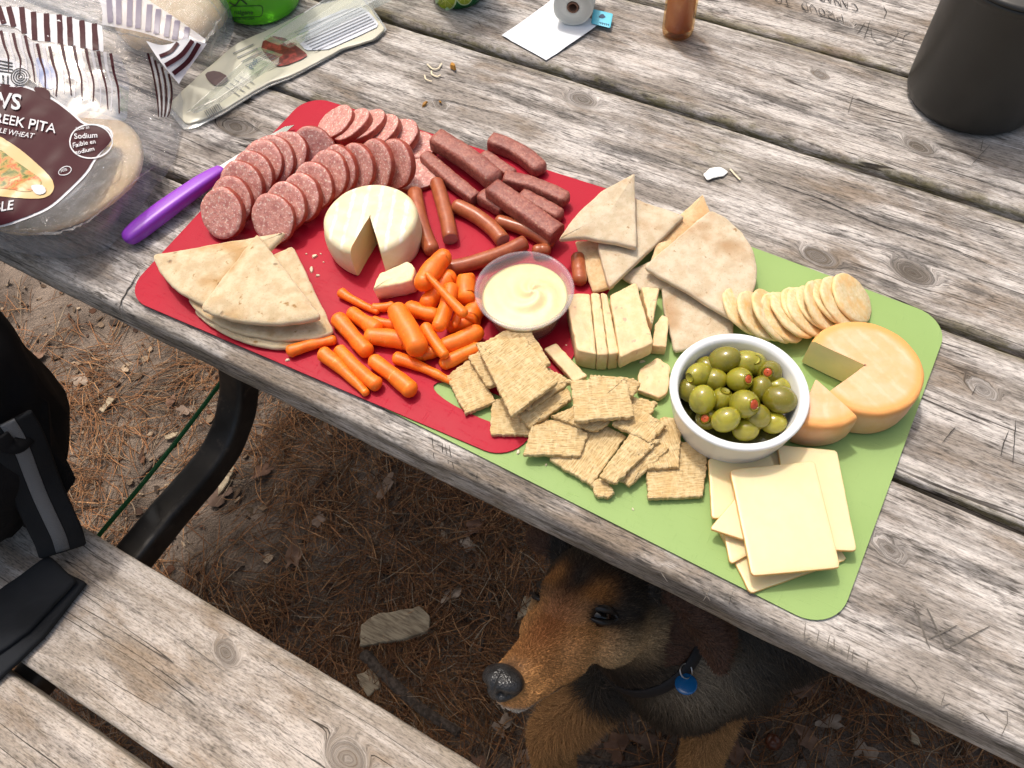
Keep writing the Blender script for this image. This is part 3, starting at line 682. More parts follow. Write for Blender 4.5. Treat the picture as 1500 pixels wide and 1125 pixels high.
def mat_olive():
    s = NT('green_olive'); p = s.av('uvw'); n = s.noise(p, 120, 3, 0.5); f = s.noise(p, 900, 2, 0.6); t = s.attr('tone').outputs['Fac']
    c = s.mix(t, (0.19, 0.16, 0.010), (0.36, 0.325, 0.028)); c = s.mix(s.m_('MULTIPLY', s.sm(n, 0.4, 0.7), 0.6), c, (0.17, 0.15, 0.022))
    c = s.mix(s.m_('MULTIPLY', s.sm(f, .62, .7), 0.3), c, (0.33, 0.30, 0.08))
    return s.fin(c, 0.16, s.bump(n, 0.08, 0.001), Subsurface_Weight=0.2, Subsurface_Scale=0.004, Coat_Weight=0.4, Coat_Roughness=0.08)
M_OLIVE = mat_olive()
M_PIM = mat_mottle('pimento', (0.42, 0.055, 0.015), (0.52, 0.10, 0.02), (0.36, 0.04, 0.012), 300, 0.25)
M_HOLE = simple('olive_flesh', (0.30, 0.24, 0.07), 0.35)
M_BOWL = simple('white_glazed_ceramic', (0.80, 0.80, 0.80), 0.22)
M_BRINE = simple('olive_brine', (0.035, 0.035, 0.008), 0.05, Transmission_Weight=0.2)
def mat_clear(name, tint=(1, 1, 1), gloss=0.12, haze=0.06, rough=0.08, hazec=(0.8, 0.82, 0.85), bumpk=0.0, bsc=40, edge=0.0):
    """thin clear plastic: mostly lets light through, glints, slightly milky"""
    s = NT(name); s.n.remove(s.b)
    tr = s.new('BsdfTransparent'); tr.inputs[0].default_value = (*tint, 1); gl = s.new('BsdfGlossy'); gl.inputs['Roughness'].default_value = rough
    df = s.new('BsdfDiffuse'); df.inputs[0].default_value = (*hazec, 1)
    fr = s.new('Fresnel'); fr.inputs[0].default_value = 1.45
    m1 = s.new('MixShader'); m2 = s.new('MixShader')
    s.l.new(tr.outputs[0], m1.inputs[1]); s.l.new(df.outputs[0], m1.inputs[2]); m1.inputs[0].default_value = haze
    if edge:
        lw = s.new('LayerWeight'); lw.inputs[0].default_value = 0.35; s.l.new(s.m_('ADD', s.m_('MULTIPLY', s.m_('POWER', lw.outputs['Facing'], 2.0), edge), haze, clamp=True), m1.inputs[0])
    f = s.m_('MINIMUM', s.m_('ADD', s.m_('MULTIPLY', fr.outputs[0], 0.45), gloss), 0.30); s.l.new(f, m2.inputs[0])
    s.l.new(m1.outputs[0], m2.inputs[1]); s.l.new(gl.outputs[0], m2.inputs[2]); s.l.new(m2.outputs[0], s.out.inputs[0])
    if bumpk:
        p = s.obco(); n = s.noise(p, bsc, 3, 0.6, 1.5); bn = s.bump(n, bumpk, 0.01); s.l.new(bn, gl.inputs['Normal'])
    return s.m
M_CUP = mat_clear('clear_cup_plastic', (0.97, 0.96, 0.98), 0.0, 0.14, 0.15, (0.80, 0.76, 0.80))

# ================================================================== SAUSAGE SLICES
def disc_orient(px, py, theta, phi, z):
    tc = -nrm(ray(px, py)); r_ = nrm(CR-tc*(CR@tc)); u_ = np.cross(tc, r_)
    ph = radians(phi); th = radians(theta)
    return nrm(tc*cos(th)+(r_*cos(ph)+u_*sin(ph))*sin(th))
def disc_at(px, py, theta, phi, R, t, zb=ZM, flat=False, lift=0.0):
    n_ = np.array([0, 0, 1.0]) if flat else disc_orient(px, py, theta, phi, TZ+0.02)
    if n_[2] < 0.05: n_ = nrm(n_*[1, 1, 0]+[0, 0, 0.05])
    zc = zb+R*sqrt(max(0, 1-n_[2]**2))+t*n_[2]+lift           # face centre, lowest rim point on the mat
    return at(px, py, zc), n_
def sausage_slice(px, py, theta, phi, label, R=0.0222, t=0.0068, flat=False, lift=0.0, group=None):
    _j = random.Random(int(px*31+py)); theta += _j.uniform(-3, 3); phi += _j.uniform(-7, 7); R *= _j.uniform(.96, 1.04); t *= _j.uniform(.85, 1.15)
    c, n_ = disc_at(px, py, theta, phi, R, t, ZM, flat, lift)
    sd = int(abs(px*7+py)) % 97
    prof = [(0.0003, -t), (R*0.6, -t), (R*0.975, -t), (R, -t*0.86), (R*1.008, -t*0.5), (R, -t*0.14), (R*0.975, 0.0), (R*0.8, 0.0002), (R*0.5, -0.0001), (0.0003, 0.0)]
    V, F, L, I = lathe(prof, 44, c, n_, 0.055, sd)
    V = V+0.0004*np.c_[fbm(L+sd, 150, 2, 1), fbm(L+sd, 200, 2, 2), fbm(L+sd, 200, 2, 3)]
    rim = np.isin(I, (3, 4, 5)).astype(float)
    return obj('sausage_slice', V, F, M_SAUS, None, True, {'uvw': L+np.array([sd*.11, sd*.07, 0]), 'rim': rim}, label, 'sausage slice', group)
ORD = 'first second third fourth fifth sixth seventh eighth ninth tenth eleventh twelfth thirteenth fourteenth'.split()
rowk = [(323, 312), (338, 294), (352, 272), (368, 257), (382, 240), (397, 234), (419, 226)]
for i, (x, y) in enumerate(rowk):
    sausage_slice(x, y, 38 if i < 5 else 33, 178-2*i, f'{ORD[i]} sausage slice from the flatbread in the row along the purple knife', group='sausage slices in the row along the knife')
sausage_slice(457, 219, 12, 200, 'sausage slice lying nearly flat at the far end of the row along the knife', R=0.0205)
rowb = [(398, 320, 36, 180), (415, 303, 38, 178), (438, 290, 38, 176), (457, 273, 38, 174), (479, 255, 40, 172), (494, 248, 44, 176), (519, 245, 46, 180), (547, 242, 48, 182), (577, 240, 47, 184)]
for i, (x, y, th, ph) in enumerate(rowb):
    sausage_slice(x, y, th, ph, f'{ORD[i]} sausage slice from the flatbread in the row behind the white cheese', group='sausage slices in the row behind the white cheese')
sausage_slice(608, 250, 0, 0, 'large sausage slice lying flat beside the brown sausage sticks', R=0.024, t=0.005, flat=True)
sausage_slice(612, 212, 0, 0, 'sausage slice lying flat by the far edge of the red mat', R=0.018, t=0.005, flat=True, lift=0.0012)
rowt = [(489, 178, 63, 128), (513, 181, 66, 130), (535, 181, 65, 131), (557, 190, 63, 132), (580, 199, 52, 128)]
for i, (x, y, th, ph) in enumerate(rowt):
    sausage_slice(x, y, th, ph, f'{ORD[i]} sausage slice from the mat corner in the short row leaning away', R=0.0215, group='sausage slices in the short far row')

# ================================================================== SAUSAGE STICKS
def spx(x, y, cx=580, cy=160, s=4.02): return cx+x/s, cy+y/s
def stick(a, b, r, caps, label, z0=None, z1=None, bendk=0.0, mat=M_STICK, name='sausage_stick', square=0.0, flat=1.0, cat='sausage stick', n=18, rr=None, group=None):
    z0 = ZM+r*flat if z0 is None else z0; z1 = z0 if z1 is None else z1
    A = at(*a, z0); B = at(*b, z1); d = nrm(B-A); A = A+d*r*(.8 if caps[0] else 0); B = B-d*r*(.8 if caps[1] else 0)
    side = nrm(np.cross(d, [0, 0, 1])); t = np.linspace(0, 1, 22)
    P = A+np.outer(t, B-A)+np.outer(bendk*(1-(2*t-1)**2), side)
    R = (np.full(22, r) if rr is None else r*np.interp(t, *rr))*(1+0.03*vnoise(np.c_[t*6+a[0], t*0, t*0], 3))
    V, F, L, cut = tube(P, R, n, square, flat, caps=caps)
    k = 0.0007 if square else 0.00035
    V = V+k*np.c_[fbm(V, 160, 3, 1), fbm(V, 160, 3, 2), fbm(V, 160, 3, 3)]
    return obj(name, V, F, mat, None, True, {'uvw': V*1.0, 'cut': cut}, label, cat, group)
q = spx
stick(q(105, 470), q(215, 850), 0.0068, (True, True), 'smooth brown sausage stick with puckered tip touching the white cheese wheel', bendk=0.002)
stick(q(235, 415), q(322, 765), 0.0068, (True, False), 'smooth brown sausage stick with pale cut end, second from the white cheese wheel', bendk=-0.001)
stick(q(340, 555), q(630, 775), 0.0068, (True, False), 'smooth brown sausage stick with cut end lying across the middle of the red mat', bendk=-0.004)
stick(q(300, 945), q(760, 785), 0.0067, (True, False), 'long smooth brown sausage stick pointing at the cup of cream spread', bendk=0.003)
stick(q(585, 650), q(930, 800), 0.0060, (True, True), 'glossy dark brown sausage stick half under the dry sausage pieces', bendk=-0.003)
stick(q(800, 835), q(915, 825), 0.0055, (True, True), 'short brown sausage stick end behind the cup of cream spread')
stick(q(1070, 850), q(1085, 1030), 0.0062, (True, True), 'brown sausage stick end poking out under the pita wedges')
dz = 0.0075
def dry(a, b, w, label, zl=0.0, zr=None, caps=(False, True), bk=0.0, flat=0.85):
    z = ZM+w*flat+zl; stick(q(*a), q(*b), w, caps, label, z, None if zr is None else ZM+w*flat+zr, bk, M_DRY, 'dry_sausage_piece', 0.72, flat, 'dry sausage', 24)
dry((240, 180), (600, 430), 0.0095, 'largest dark red dry sausage piece leaning on others at the red mat edge', 0.007, 0.006, bk=-0.002)
dry((160, 270), (470, 530), 0.0066, 'slim dark red dry sausage piece beside the largest one', 0.001, 0.001, (True, False), 0.001)
dry((560, 190), (870, 365), 0.0080, 'curved dry sausage piece lying alone at the far edge of the red mat', 0.0, None, (False, True), -0.004)
dry((640, 410), (1020, 540), 0.0072, 'dark dry sausage piece with rounded end pointing at the pita wedges', 0.004, 0.003, bk=-0.003)
dry((570, 470), (950, 740), 0.0092, 'wide flat dry sausage piece on top beside the cream spread', 0.0095, 0.0065, (False, False), 0.0)
dry((490, 500), (640, 590), 0.0075, 'stub of dry sausage with torn end below the wide piece', 0.0005, None, (True, False))
dry((740, 510), (980, 640), 0.0068, 'dry sausage piece tucked beside the wide flat one', 0.0, None, (False, True))
dry((500, 270), (700, 400), 0.0060, 'thin dry sausage piece half hidden under the largest one', 0.0, None, (True, True))

# ================================================================== ROUND CHEESES
def cheese_wheel(c, R, H, a0, a1, mat, name, label, stripe_ang, bulge=0.05, er=0.006):
    """wheel with the sector a0..a1 (degrees, world) cut out"""
    n = 64; ang = np.radians(np.linspace(a1, a0+360, n)); prof = []
    for s in (0.02, 0.3, 0.6, 0.85): prof.append((R*s-er*s, H, 1))
    for t in np.linspace(0, pi/2, 5): prof.append((R-er+er*sin(t), H-er+er*cos(t), 0))
    prof += [(R*(1+bulge*.5), H*0.62, 0), (R*(1+bulge*.6), H*0.38, 0)]
    for t in np.linspace(0, pi/2, 4): prof.append((R-er*.6+er*.6*cos(t), er*.6-er*.6*sin(t), 0))
    prof += [(R*0.5, 0, 0), (R*0.02, 0, 0)]
    V = []; top = []; edge = []; m = len(prof); c = np.asarray(c, float)
    ca, sa = cos(radians(stripe_ang)), sin(radians(stripe_ang)); L = []
    for a in ang:
        for (r, h, tp) in prof:
            V.append(c+np.array([r*cos(a), r*sin(a), h])); top.append(1.0 if h > H-0.002 and r < R*0.97 else 0.0)
            edge.append(np.clip(1-abs(h-H)/(0.010) if r > R*0.8 else (r/R-0.55)/0.45*0.6, 0, 1))
            x, y = r*cos(a), r*sin(a); L.append((x*ca+y*sa, -x*sa+y*ca, h))
    F = [f[::-1] for f in rings_faces(m, n, closed=True)]
    F = [(i*m+j, (i+1)*m+j, (i+1)*m+(j+1), i*m+j+1)[::-1] for i in range(n-1) for j in range(m-1)]
    V = np.array(V); V = V+0.0007*np.c_[fbm(V, 70, 2, 1), fbm(V, 70, 2, 2), fbm(V, 70, 2, 3)]*np.array([1, 1, .6])
    L = np.array(L); cut = np.zeros(len(V)); base = len(V)
    # cut faces carry their own vertices so the paste colour stays sharp
    VV = [V]; LL = [L]; tt = [np.array(top)]; ee = [np.array(edge)]; cc = [cut]; k = base
    for s_, flip in ((0, True), (n-1, False)):
        W = V[s_*m:(s_+1)*m]; ctr = (W[0]+W[-1])/2; VV.append(W); LL.append(L[s_*m:(s_+1)*m]); tt.append(np.zeros(m)); ee.append(np.zeros(m)); cc.append(np.ones(m))
        f = tuple(range(k, k+m)); F.append(f[::-1] if flip else f); k += m
    return np.vstack(VV), F, {'uvw': np.vstack(LL), 'topf': np.concatenate(tt), 'edge': np.concatenate(ee), 'cut': np.concatenate(cc)}
def dirang(c, px, py, z):
    p = at(px, py, z); return math.degrees(atan2(p[1]-c[1], p[0]-c[0]))
BH = 0.034
cb = at(541, 322, ZM+BH); cb = np.array([cb[0], cb[1], ZM])
cb0 = at(541.5, 316.5, ZM+BH); cb = np.array([cb0[0], cb0[1], ZM])
a_l, a_r = dirang(cb, 511, 369, ZM+BH), dirang(cb, 557, 366, ZM+BH)
V, F, A = cheese_wheel(cb, 0.0405, BH, a_l, a_r, M_BRIE, '', '', 25)
obj('white_cheese', V, F, M_BRIE, None, True, A, 'small white rind cheese wheel with a wedge cut out, on red mat', 'cheese')
# its wedge lies on its side, rind towards the viewer
M_PINK = mat_mottle('pinkish_white_rind', (0.80, 0.62, 0.46), (0.86, 0.72, 0.56), (0.78, 0.52, 0.40), 160, 0.6, 0.4, 0.001, cutc=(0.86, 0.72, 0.40))
P = pxpoly([(545, 424, ZM+0.019), (556, 399, ZM+0.022), (597, 382, ZM+0.024), (608, 391, ZM+0.024), (604, 411, ZM+0.022), (578, 417, ZM+0.020)], 0)
V, F, L, rim = slab(P, 0.021, 0.0016, 64, 0.0, 0.0008, 200, 0.0010, 120, 3)
V[:, 2] = np.maximum(V[:, 2], ZM+0.0002)
obj('white_cheese_piece', V, F, M_PINK, None, True, {'uvw': L, 'cut': np.clip((L[:, 2]+0.0015)/0.001, 0, 1)}, 'soft white rind cheese wedge lying in front of the white wheel', 'cheese')
OH = 0.030
co = at(1270, 536, ZM+OH); co = np.array([co[0]-0.001, co[1], ZM])
b_l, b_r = dirang(co, 1205, 506, ZM+OH), dirang(co, 1219, 571, ZM+OH)
if b_r < b_l: b_r += 360
V, F, A = cheese_wheel(co, 0.0415, OH, b_l, b_r, M_ORANGE, '', '', 60, 0.01, 0.0035)
obj('orange_cheese', V, F, M_ORANGE, None, True, A, 'orange rind cheese wheel with a wedge cut out, on green mat', 'cheese')
# orange wedge
wa = at(1195, 555, ZM+OH); w1 = at(1249, 604, ZM+OH); w2 = at(1168, 628, ZM+OH-.0)
wc = np.array([wa[0], wa[1], ZM]); aa = math.degrees(atan2(w1[1]-wa[1], w1[0]-wa[0])); ab = math.degrees(atan2(w2[1]-wa[1], w2[0]-wa[0]))
Rw = 0.5*(np.linalg.norm(w1-wa)+np.linalg.norm(w2-wa)); lo, hi = sorted((aa, ab))
V, F, A = cheese_wheel(wc, max(Rw, 0.034), OH, hi-360, lo, M_ORANGE, '', '', 20, 0.01, 0.0035)
obj('orange_cheese_piece', V, F, M_ORANGE, None, True, A, 'orange rind cheese wedge between the olive bowl and the orange wheel', 'cheese')

# ================================================================== CARROTS
def kpx(x, y): return 400+x/3.261, 340+y/3.261
CAR = [((325,290),(500,380),25,15,0,'slim baby carrot farthest from the crackers, pointing at the flatbread'), ((375,385),(500,470),33,40,0,'stubby baby carrot beside the big fat carrot'), ((310,415),(450,570),38,35,0,'thick baby carrot next to the stubby one at the heap edge'),
       ((80,570),(290,515),28,22,0,'lone baby carrot touching the toasted flatbread stack'), ((240,580),(445,770),35,18,0,'tapering baby carrot nearest the table edge among three parallel ones'), ((315,560),(495,730),28,33,0,'middle baby carrot of three parallel ones by the mat edge'),
       ((480,615),(660,755),35,38,0,'fat blunt baby carrot, last of three parallel ones by the mat edge'), ((590,600),(850,715),30,15,0,'long thin-tailed baby carrot running under the square crackers'), ((588,372),(690,555),47,50,0.9,'biggest fat carrot lying on top of the carrot heap'),
       ((730,455),(820,590),30,24,1.0,'baby carrot with a pointed tip beside the biggest carrot'), ((820,115),(715,250),45,47,1.5,'thick short carrot leaning on the white cheese wedge'), ((735,200),(910,390),13,25,3.0,'thin carrot stick lying on top of the others'),
       ((845,215),(735,345),45,38,0.4,'carrot under the thin stick, beside the white cheese wedge'), ((850,265),(790,455),34,32,1.5,'upright carrot below the thin stick'), ((925,225),(925,320),46,46,0.7,'short plump carrot against the cream spread cup'),
       ((990,345),(935,420),48,46,0,'plump carrot tucked under the rim of the cream spread cup'), ((880,385),(865,445),18,20,0.8,'tiny carrot end in the middle of the heap'), ((980,475),(815,545),40,38,0.3,'cut carrot between the heap and the cracker stack'),
       ((975,555),(815,630),34,30,0,'carrot end running under the top square cracker'), ((650,360),(780,400),36,36,0.1,'carrot crossing under the heap beside the white cheese wedge'), ((460,500),(650,525),40,40,0,'carrot lying under the biggest carrot'),
       ((480,362),(570,352),20,22,0,'thin carrot end behind the biggest carrot'), ((480,425),(600,445),26,26,0,'carrot half hidden behind the stubby one'), ((700,590),(800,560),32,30,0,'carrot bottom layer between pointed carrot and mat'), ((840,455),(975,420),28,28,0,'carrot lying under the plump ones by the cup')]
for (a, b, r0, r1, up, lab) in CAR:
    A, B = kpx(*a), kpx(*b); dep = 0.70; r0m, r1m = r0/3.261/F_PX*dep, r1/3.261/F_PX*dep
    z0, z1 = ZM+r0m+up*0.010, ZM+r1m+up*0.010
    if up == 3.0: z0, z1 = ZM+0.034, ZM+0.028
    a3, b3 = at(*A, z0), at(*B, z1); t = np.linspace(0, 1, 16); sd = a[0]+b[1]
    d = b3-a3; side = nrm(np.cross(d, [0, 0, 1])); P = a3+np.outer(t, d)+np.outer(0.0012*sin(sd)*(1-(2*t-1)**2), side)
    R = (r0m+(r1m-r0m)*t)*(1+0.06*vnoise(np.c_[t*4+sd, t*0, t*0], 4)); d1 = nrm(d); P[0] += d1*r0m*.2; P[-1] -= d1*r1m*.2
    V, F, L, cut = tube(P, R, 18); V = V+0.0008*np.c_[fbm(V, 110, 3, 1), fbm(V, 110, 3, 2), fbm(V, 110, 3, 3)]
    obj('baby_carrot', V, F, M_CARROT, None, True, {'uvw': np.c_[L[:, 0], L[:, 1]*.25, np.full(len(L), sd*.013)]}, lab, 'carrot', 'baby carrots heaped on the red mat')

# ================================================================== CUP OF SPREAD
cc = at(768, 424, ZM+0.033); cc = np.array([cc[0], cc[1], ZM])
cup = thing('dip_cup', cc, 'clear round plastic cup of cream coloured spread on the red mat', 'cup')
pr = [(0.0005, 0.0), (0.027, 0.0), (0.0285, 0.0012), (0.0345, 0.026), (0.0365, 0.0275), (0.0372, 0.0322), (0.0393, 0.0325), (0.0395, 0.0335), (0.0385, 0.0342), (0.0362, 0.0338), (0.0355, 0.029), (0.0335, 0.026), (0.0276, 0.0018), (0.0005, 0.0014)]
V, F, L, I = lathe(pr, 64, cc); obj('cup_wall', V, F, M_CUP, cup)
V, F = [], []
nr, na = 22, 72
for j in range(nr+1):
    for i in range(na):
        r = 0.0345*j/nr; a = 2*pi*i/na; x, y = r*cos(a), r*sin(a)
        h = 0.0245
        sw = fbm([[x*60, y*60, 1.0]], 1.0, 2, 4)[0]
        dm = np.exp(-((x-0.006)**2+(y-0.006)**2)/(2*0.013**2)); h += 0.0065*dm
        sp = sin(6.0*atan2(y-0.004, x-0.006)*0.5+(sqrt((x-.006)**2+(y-.004)**2)*420)); h += 0.0011*sp*np.exp(-((x-.006)**2+(y-.004)**2)/(2*.017**2))+0.0008*sw
        if j == nr: h -= 0.0008
        V.append((cc[0]+x, cc[1]+y, cc[2]+h))
F = rings_faces(na, nr+1)
b = len(V)
for j, (r, h) in enumerate([(0.0330, 0.0235), (0.0275, 0.0022), (0.0005, 0.0022)]):
    for i in range(na): a = 2*pi*i/na; V.append((cc[0]+r*cos(a), cc[1]+r*sin(a), cc[2]+h))
F += rings_faces(na, 4, base=nr*na)
V = np.array(V); obj('cream_spread', V, F, M_HUMMUS, cup, True, {'uvw': V})

# ================================================================== OLIVE BOWL
BR, BHt = 0.0492, 0.040
cw = at(1083, 570, ZG+BHt); cw = np.array([cw[0], cw[1], ZG])
bowl = thing('olive_bowl', cw, 'round white ceramic bowl holding stuffed green olives', 'bowl')
pr = [(0.0005, 0.0), (0.039, 0.0), (0.041, 0.0012), (0.0425, 0.005), (0.0462, 0.022), (0.0485, 0.036), (0.0492, 0.0385), (0.0485, 0.0400), (0.0468, 0.0403), (0.0436, 0.0396), (0.0424, 0.036), (0.0405, 0.020), (0.036, 0.006), (0.03, 0.004), (0.0005, 0.004)]
V, F, L, I = lathe(pr, 72, cw); obj('bowl_body', V, F, M_BOWL, bowl)
V, F, L, I = lathe([(0.0005, 0.013), (0.039, 0.013)], 48, cw); obj('brine', V, F, M_BRINE, bowl)
def opx(x, y): return 960+x/3.409, 380+y/3.409
OLV = [(340,418,60,50,20,'p',(335,417)),(480,430,78,62,0,None,None),(345,500,82,64,-20,None,None),(505,515,50,66,80,'d',(505,490)),(612,535,60,62,60,'p',(603,533)),(195,560,76,58,20,'d',(145,578)),
       (215,490,62,50,15,None,None),(295,600,58,52,0,None,None),(420,600,72,60,10,'p',(466,598)),(527,645,48,60,90,None,None),(640,632,62,50,10,None,None),(630,700,84,68,15,None,None),(235,700,66,74,75,None,None),
       (172,655,52,50,60,None,None),(330,700,54,62,80,'d',(350,655)),(445,722,78,70,-15,'p',(495,725)),(510,785,62,62,20,None,None),(352,800,74,60,-25,None,None),(258,795,50,44,0,'p',(250,795)),(590,815,60,50,0,None,None),(430,520,55,50,30,None,None),(570,600,50,46,0,None,None),(450,850,60,40,0,None,None)]
ZL = {0:.033,1:.034,2:.037,3:.034,4:.034,5:.034,6:.029,7:.031,8:.037,9:.032,10:.029,11:.034,12:.034,13:.026,14:.029,15:.037,16:.028,17:.033,18:.022,19:.022,20:.026,21:.023,22:.022}
OLAB = ['pimento olive against the far rim of the white bowl, seen end on', 'big smooth olive at the far rim beside the rice crackers', 'big smooth olive in the middle next to the far pimento one', 'olive with a round pitted dent standing upright near the rice crackers', 'pimento olive at the rim nearest the orange cheese wheel, seen end on', 'olive with pitted tip lying at the rim on the flecked cheese side', 'olive half hidden behind the one with the pitted tip', 'small yellowish olive between the rim ones on the flecked cheese side', 'pimento olive in the centre of the heap, pimento turned to the orange wedge', 'upright olive squeezed between the central and the orange side ones', 'olive half hidden behind the largest one near the orange wedge', 'largest smooth olive at the rim beside the orange wedge', 'plump upright olive at the rim on the cracker side', 'olive half hidden under the plump upright one at the rim', 'olive with pitted top between the plump upright one and the pimento ones', 'pimento olive in front with the largest red filling torn open', 'olive under the one with the torn red filling', 'smooth olive at the near rim beside the square crackers', 'dark olive deep in the bowl showing only a red pimento spot', 'dark olive low in the brine by the orange wedge', 'dark olive deep in the middle under the big smooth one', 'small olive deep behind the central pimento one', 'olive at the near rim almost sunk in the brine']
for k, (x, y, rx, ry, an, kind, pm) in enumerate(OLV):
    px, py = opx(x, y); c = at(px, py, cw[2]+ZL[k]-0.004); dep = np.linalg.norm(c-CAM)
    s_ = 1/3.409/F_PX*dep; A_, B_ = max(rx, ry)*s_, min(rx, ry)*s_; B_ = max(B_, 0.72*A_); A_ = max(A_, 0.0098); B_ = max(B_, 0.0085)
    tc = -nrm(ray(px, py)); r_ = nrm(CR-tc*(CR@tc)); u_ = np.cross(tc, r_)
    if pm is not None:
        dx, dy = (pm[0]-x)/max(rx, ry), -(pm[1]-y)/max(rx, ry); d2 = min(0.97, math.hypot(dx, dy)); ax = nrm(r_*dx+u_*dy+tc*sqrt(1-d2*d2))
    else:
        ax = nrm(r_*cos(radians(-an))+u_*sin(radians(-an))+tc*0.2)
    if rx < ry and pm is None: ax = nrm(u_*0.95+r_*0.2+tc*.2)
    # keep it inside the bowl
    off = c[:2]-cw[:2]; m_ = np.linalg.norm(off); lim = 0.0425-A_*0.95
    if m_ > lim: c[:2] = cw[:2]+off*lim/m_
    prof = [(B_*sin(t)*(1+0.04*cos(t)), -A_*cos(t)) for t in np.linspace(0.03, pi-0.03, 17)]
    if kind: prof = prof[:-2]+[(B_*0.40, A_*0.915), (B_*0.34, A_*0.88), (0.0004, A_*0.84)]
    o_e = thing('olive', c-np.array([0, 0, B_]), OLAB[k], 'olive', 'olives in the white bowl')
    V, F, L, I = lathe(prof, 24, c, ax, 0.02, k); tone = 0.5+0.5*sin(k*2.7)
    obj('flesh', V, F, M_OLIVE, o_e, True, {'uvw': L+k*.31, 'tone': np.full(len(V), tone)})
    if kind == 'p':
        pp = [(B_*0.345, A_*0.84), (B_*0.33, A_*0.90), (B_*0.22, A_*0.935), (0.0004, A_*0.945)]
        V, F, L, I = lathe(pp, 14, c, ax, 0.12, k); obj('pimento', V, F, M_PIM, o_e, True, {'uvw': L+k})

# ================================================================== RICE CRACKERS
rc = [(1092, 452), (1110, 462), (1123, 462), (1135, 463), (1149, 461), (1163, 458), (1177, 455), (1188, 455), (1200, 452), (1208, 450), (1222, 444), (1236, 440), (1250, 437)]
for i, (x, y) in enumerate(rc):
    R, t = 0.0232, 0.0042
    _j = random.Random(i*7+1); R *= _j.uniform(.95, 1.04); c, n_ = disc_at(x+_j.uniform(-1.5, 1.5), y+_j.uniform(-2.5, 2.5), 62 - (i == 12)*4+_j.uniform(-5, 4), 40-i*0.5+_j.uniform(-8, 8), R, t, ZG)
    prof = [(0.0003, -t*.9), (R*0.7, -t), (R*0.93, -t*0.92), (R, -t*0.55), (R*0.985, -t*0.2), (R*0.93, 0.0), (R*0.6, -t*0.08), (0.0003, 0.0)]
    V, F, L, I = lathe(prof, 48, c, n_, 0.05, i+40)
    V = V+0.0007*np.c_[fbm(L+i, 220, 3, 1), fbm(L+i, 220, 3, 2), fbm(L+i, 260, 3, 3)]
    rim = np.isin(I, (2, 3, 4)).astype(float)*(0.5+0.5*fbm(L+i*3, 150, 2, 6))
    obj('rice_cracker', V, F, M_RICE, None, True, {'uvw': L+i*.7, 'rim': np.clip(rim, 0, 1)}, f'{ORD[i]} round rice cracker from the pita wedges in the leaning row behind the olives', 'cracker', 'round crackers in a leaning row')

# ================================================================== FLATBREAD AND PITA WEDGES
def wedge_pts(apex, e1, e2, bul=1.0, n=20):
    """circular sector: apex and the two arc ends as points; the arc is centred near the apex"""
    a, b, c = [np.asarray(v, float) for v in (apex, e1, e2)]
    m = (b+c)/2; r = 0.5*(np.linalg.norm(b-a)+np.linalg.norm(c-a)); out = nrm(m-a)
    sag = max(0.0, r-np.linalg.norm(m-a))*bul
    t = np.linspace(0, 1, n); arc = b+np.outer(t, c-b)+np.outer(sag*(1-(2*t-1)**2)**0.85, out)
    return round_corners(np.vstack([[a], arc]), 0.004) if n else None
def pita(apex, e1, e2, t, mat, label, bul=1.0, seed=0, dome=0.001, er=0.0022, cut_edge=True, group=None, bend=None):
    P = wedge_pts(at(*apex), at(*e1), at(*e2), bul)
    V, F, L, rim = slab(P, t, er, 110, dome, 0.0008, 160, 0.0012, 70, seed, 9, corner=0, bend=bend)
    return obj('pita_wedge', V, F, mat, None, True, {'uvw': L+seed*1.3, 'rim': rim}, label, 'pita', group)
z = ZM
pita((400, 372, z+.006), (282, 452, z+.006), (488, 494, z+.006), .0055, M_PITA_T, 'lowest toasted flatbread wedge in the stack on the red mat corner', 1.0, 1)
pita((428, 358, z+.0125), (272, 436, z+.012), (490, 486, z+.011), .0055, M_PITA_T, 'second toasted flatbread wedge from the bottom, its right tip sticking out', 0.8, 2)
pita((420, 338, z+.020), (224, 372, z+.019), (308, 448, z+.019), .0062, M_PITA_T, 'golden toasted flatbread wedge pointing out under the top one', 1.1, 3, dome=.003)
pita((376, 340, z+.027), (292, 450, z+.0265), (470, 462, z+.026), .0062, M_PITA_T, 'top toasted flatbread wedge of the stack on the red mat corner', 0.9, 4, dome=.003)
# wheat pitas on the seam between the mats
def quadp(pts, t, mat, label, seed, er=0.0018, dome=0.0005, n=72, name='pita_wedge', cat='pita', jit=0.0007, bump=0.0008, corner=1, rings=6, group=None, hint=None, bscale=80):
    P = pxpoly(pts, 0); V, F, L, rim = slab(P, t, er, n, dome, jit, 160, bump, bscale, seed, rings, hint, corner)
    return obj(name, V, F, mat, None, True, {'uvw': L+seed*1.3, 'rim': rim, 'cut': rim*0}, label, cat, group)
quadp([(842, 352, z+.010), (886, 350, z+.012), (900, 418, z+.010), (868, 428, z+.006)], .005, M_PITA_D, 'narrow tan pita strip under the left pita wedges', 11)
quadp([(968, 395, z+.010), (1078, 440, z+.008), (1074, 500, z+.006), (988, 514, z+.006), (972, 450, z+.007)], .005, M_PITA_W, 'lowest wheat pita wedge between cheese slices and olive bowl', 12)
quadp([(905, 402, z+.007), (975, 372, z+.012), (985, 420, z+.010), (940, 425, z+.006)], .005, M_PITA_W, 'wheat pita piece mostly hidden under the big wedge', 13)
quadp([(960, 345, z+.012), (1030, 283, z+.014), (1042, 312, z+.014), (975, 378, z+.012)], .005, M_PITA_D, 'tan pita strip standing out behind the big wedge', 14)
quadp([(925, 288, z+.020), (1003, 316, z+.019), (893, 421, z+.017), (875, 358, z+.019)], .0062, M_PITA_W, 'wheat pita piece with straight cut edge under the curved top one', 15, er=.0012)
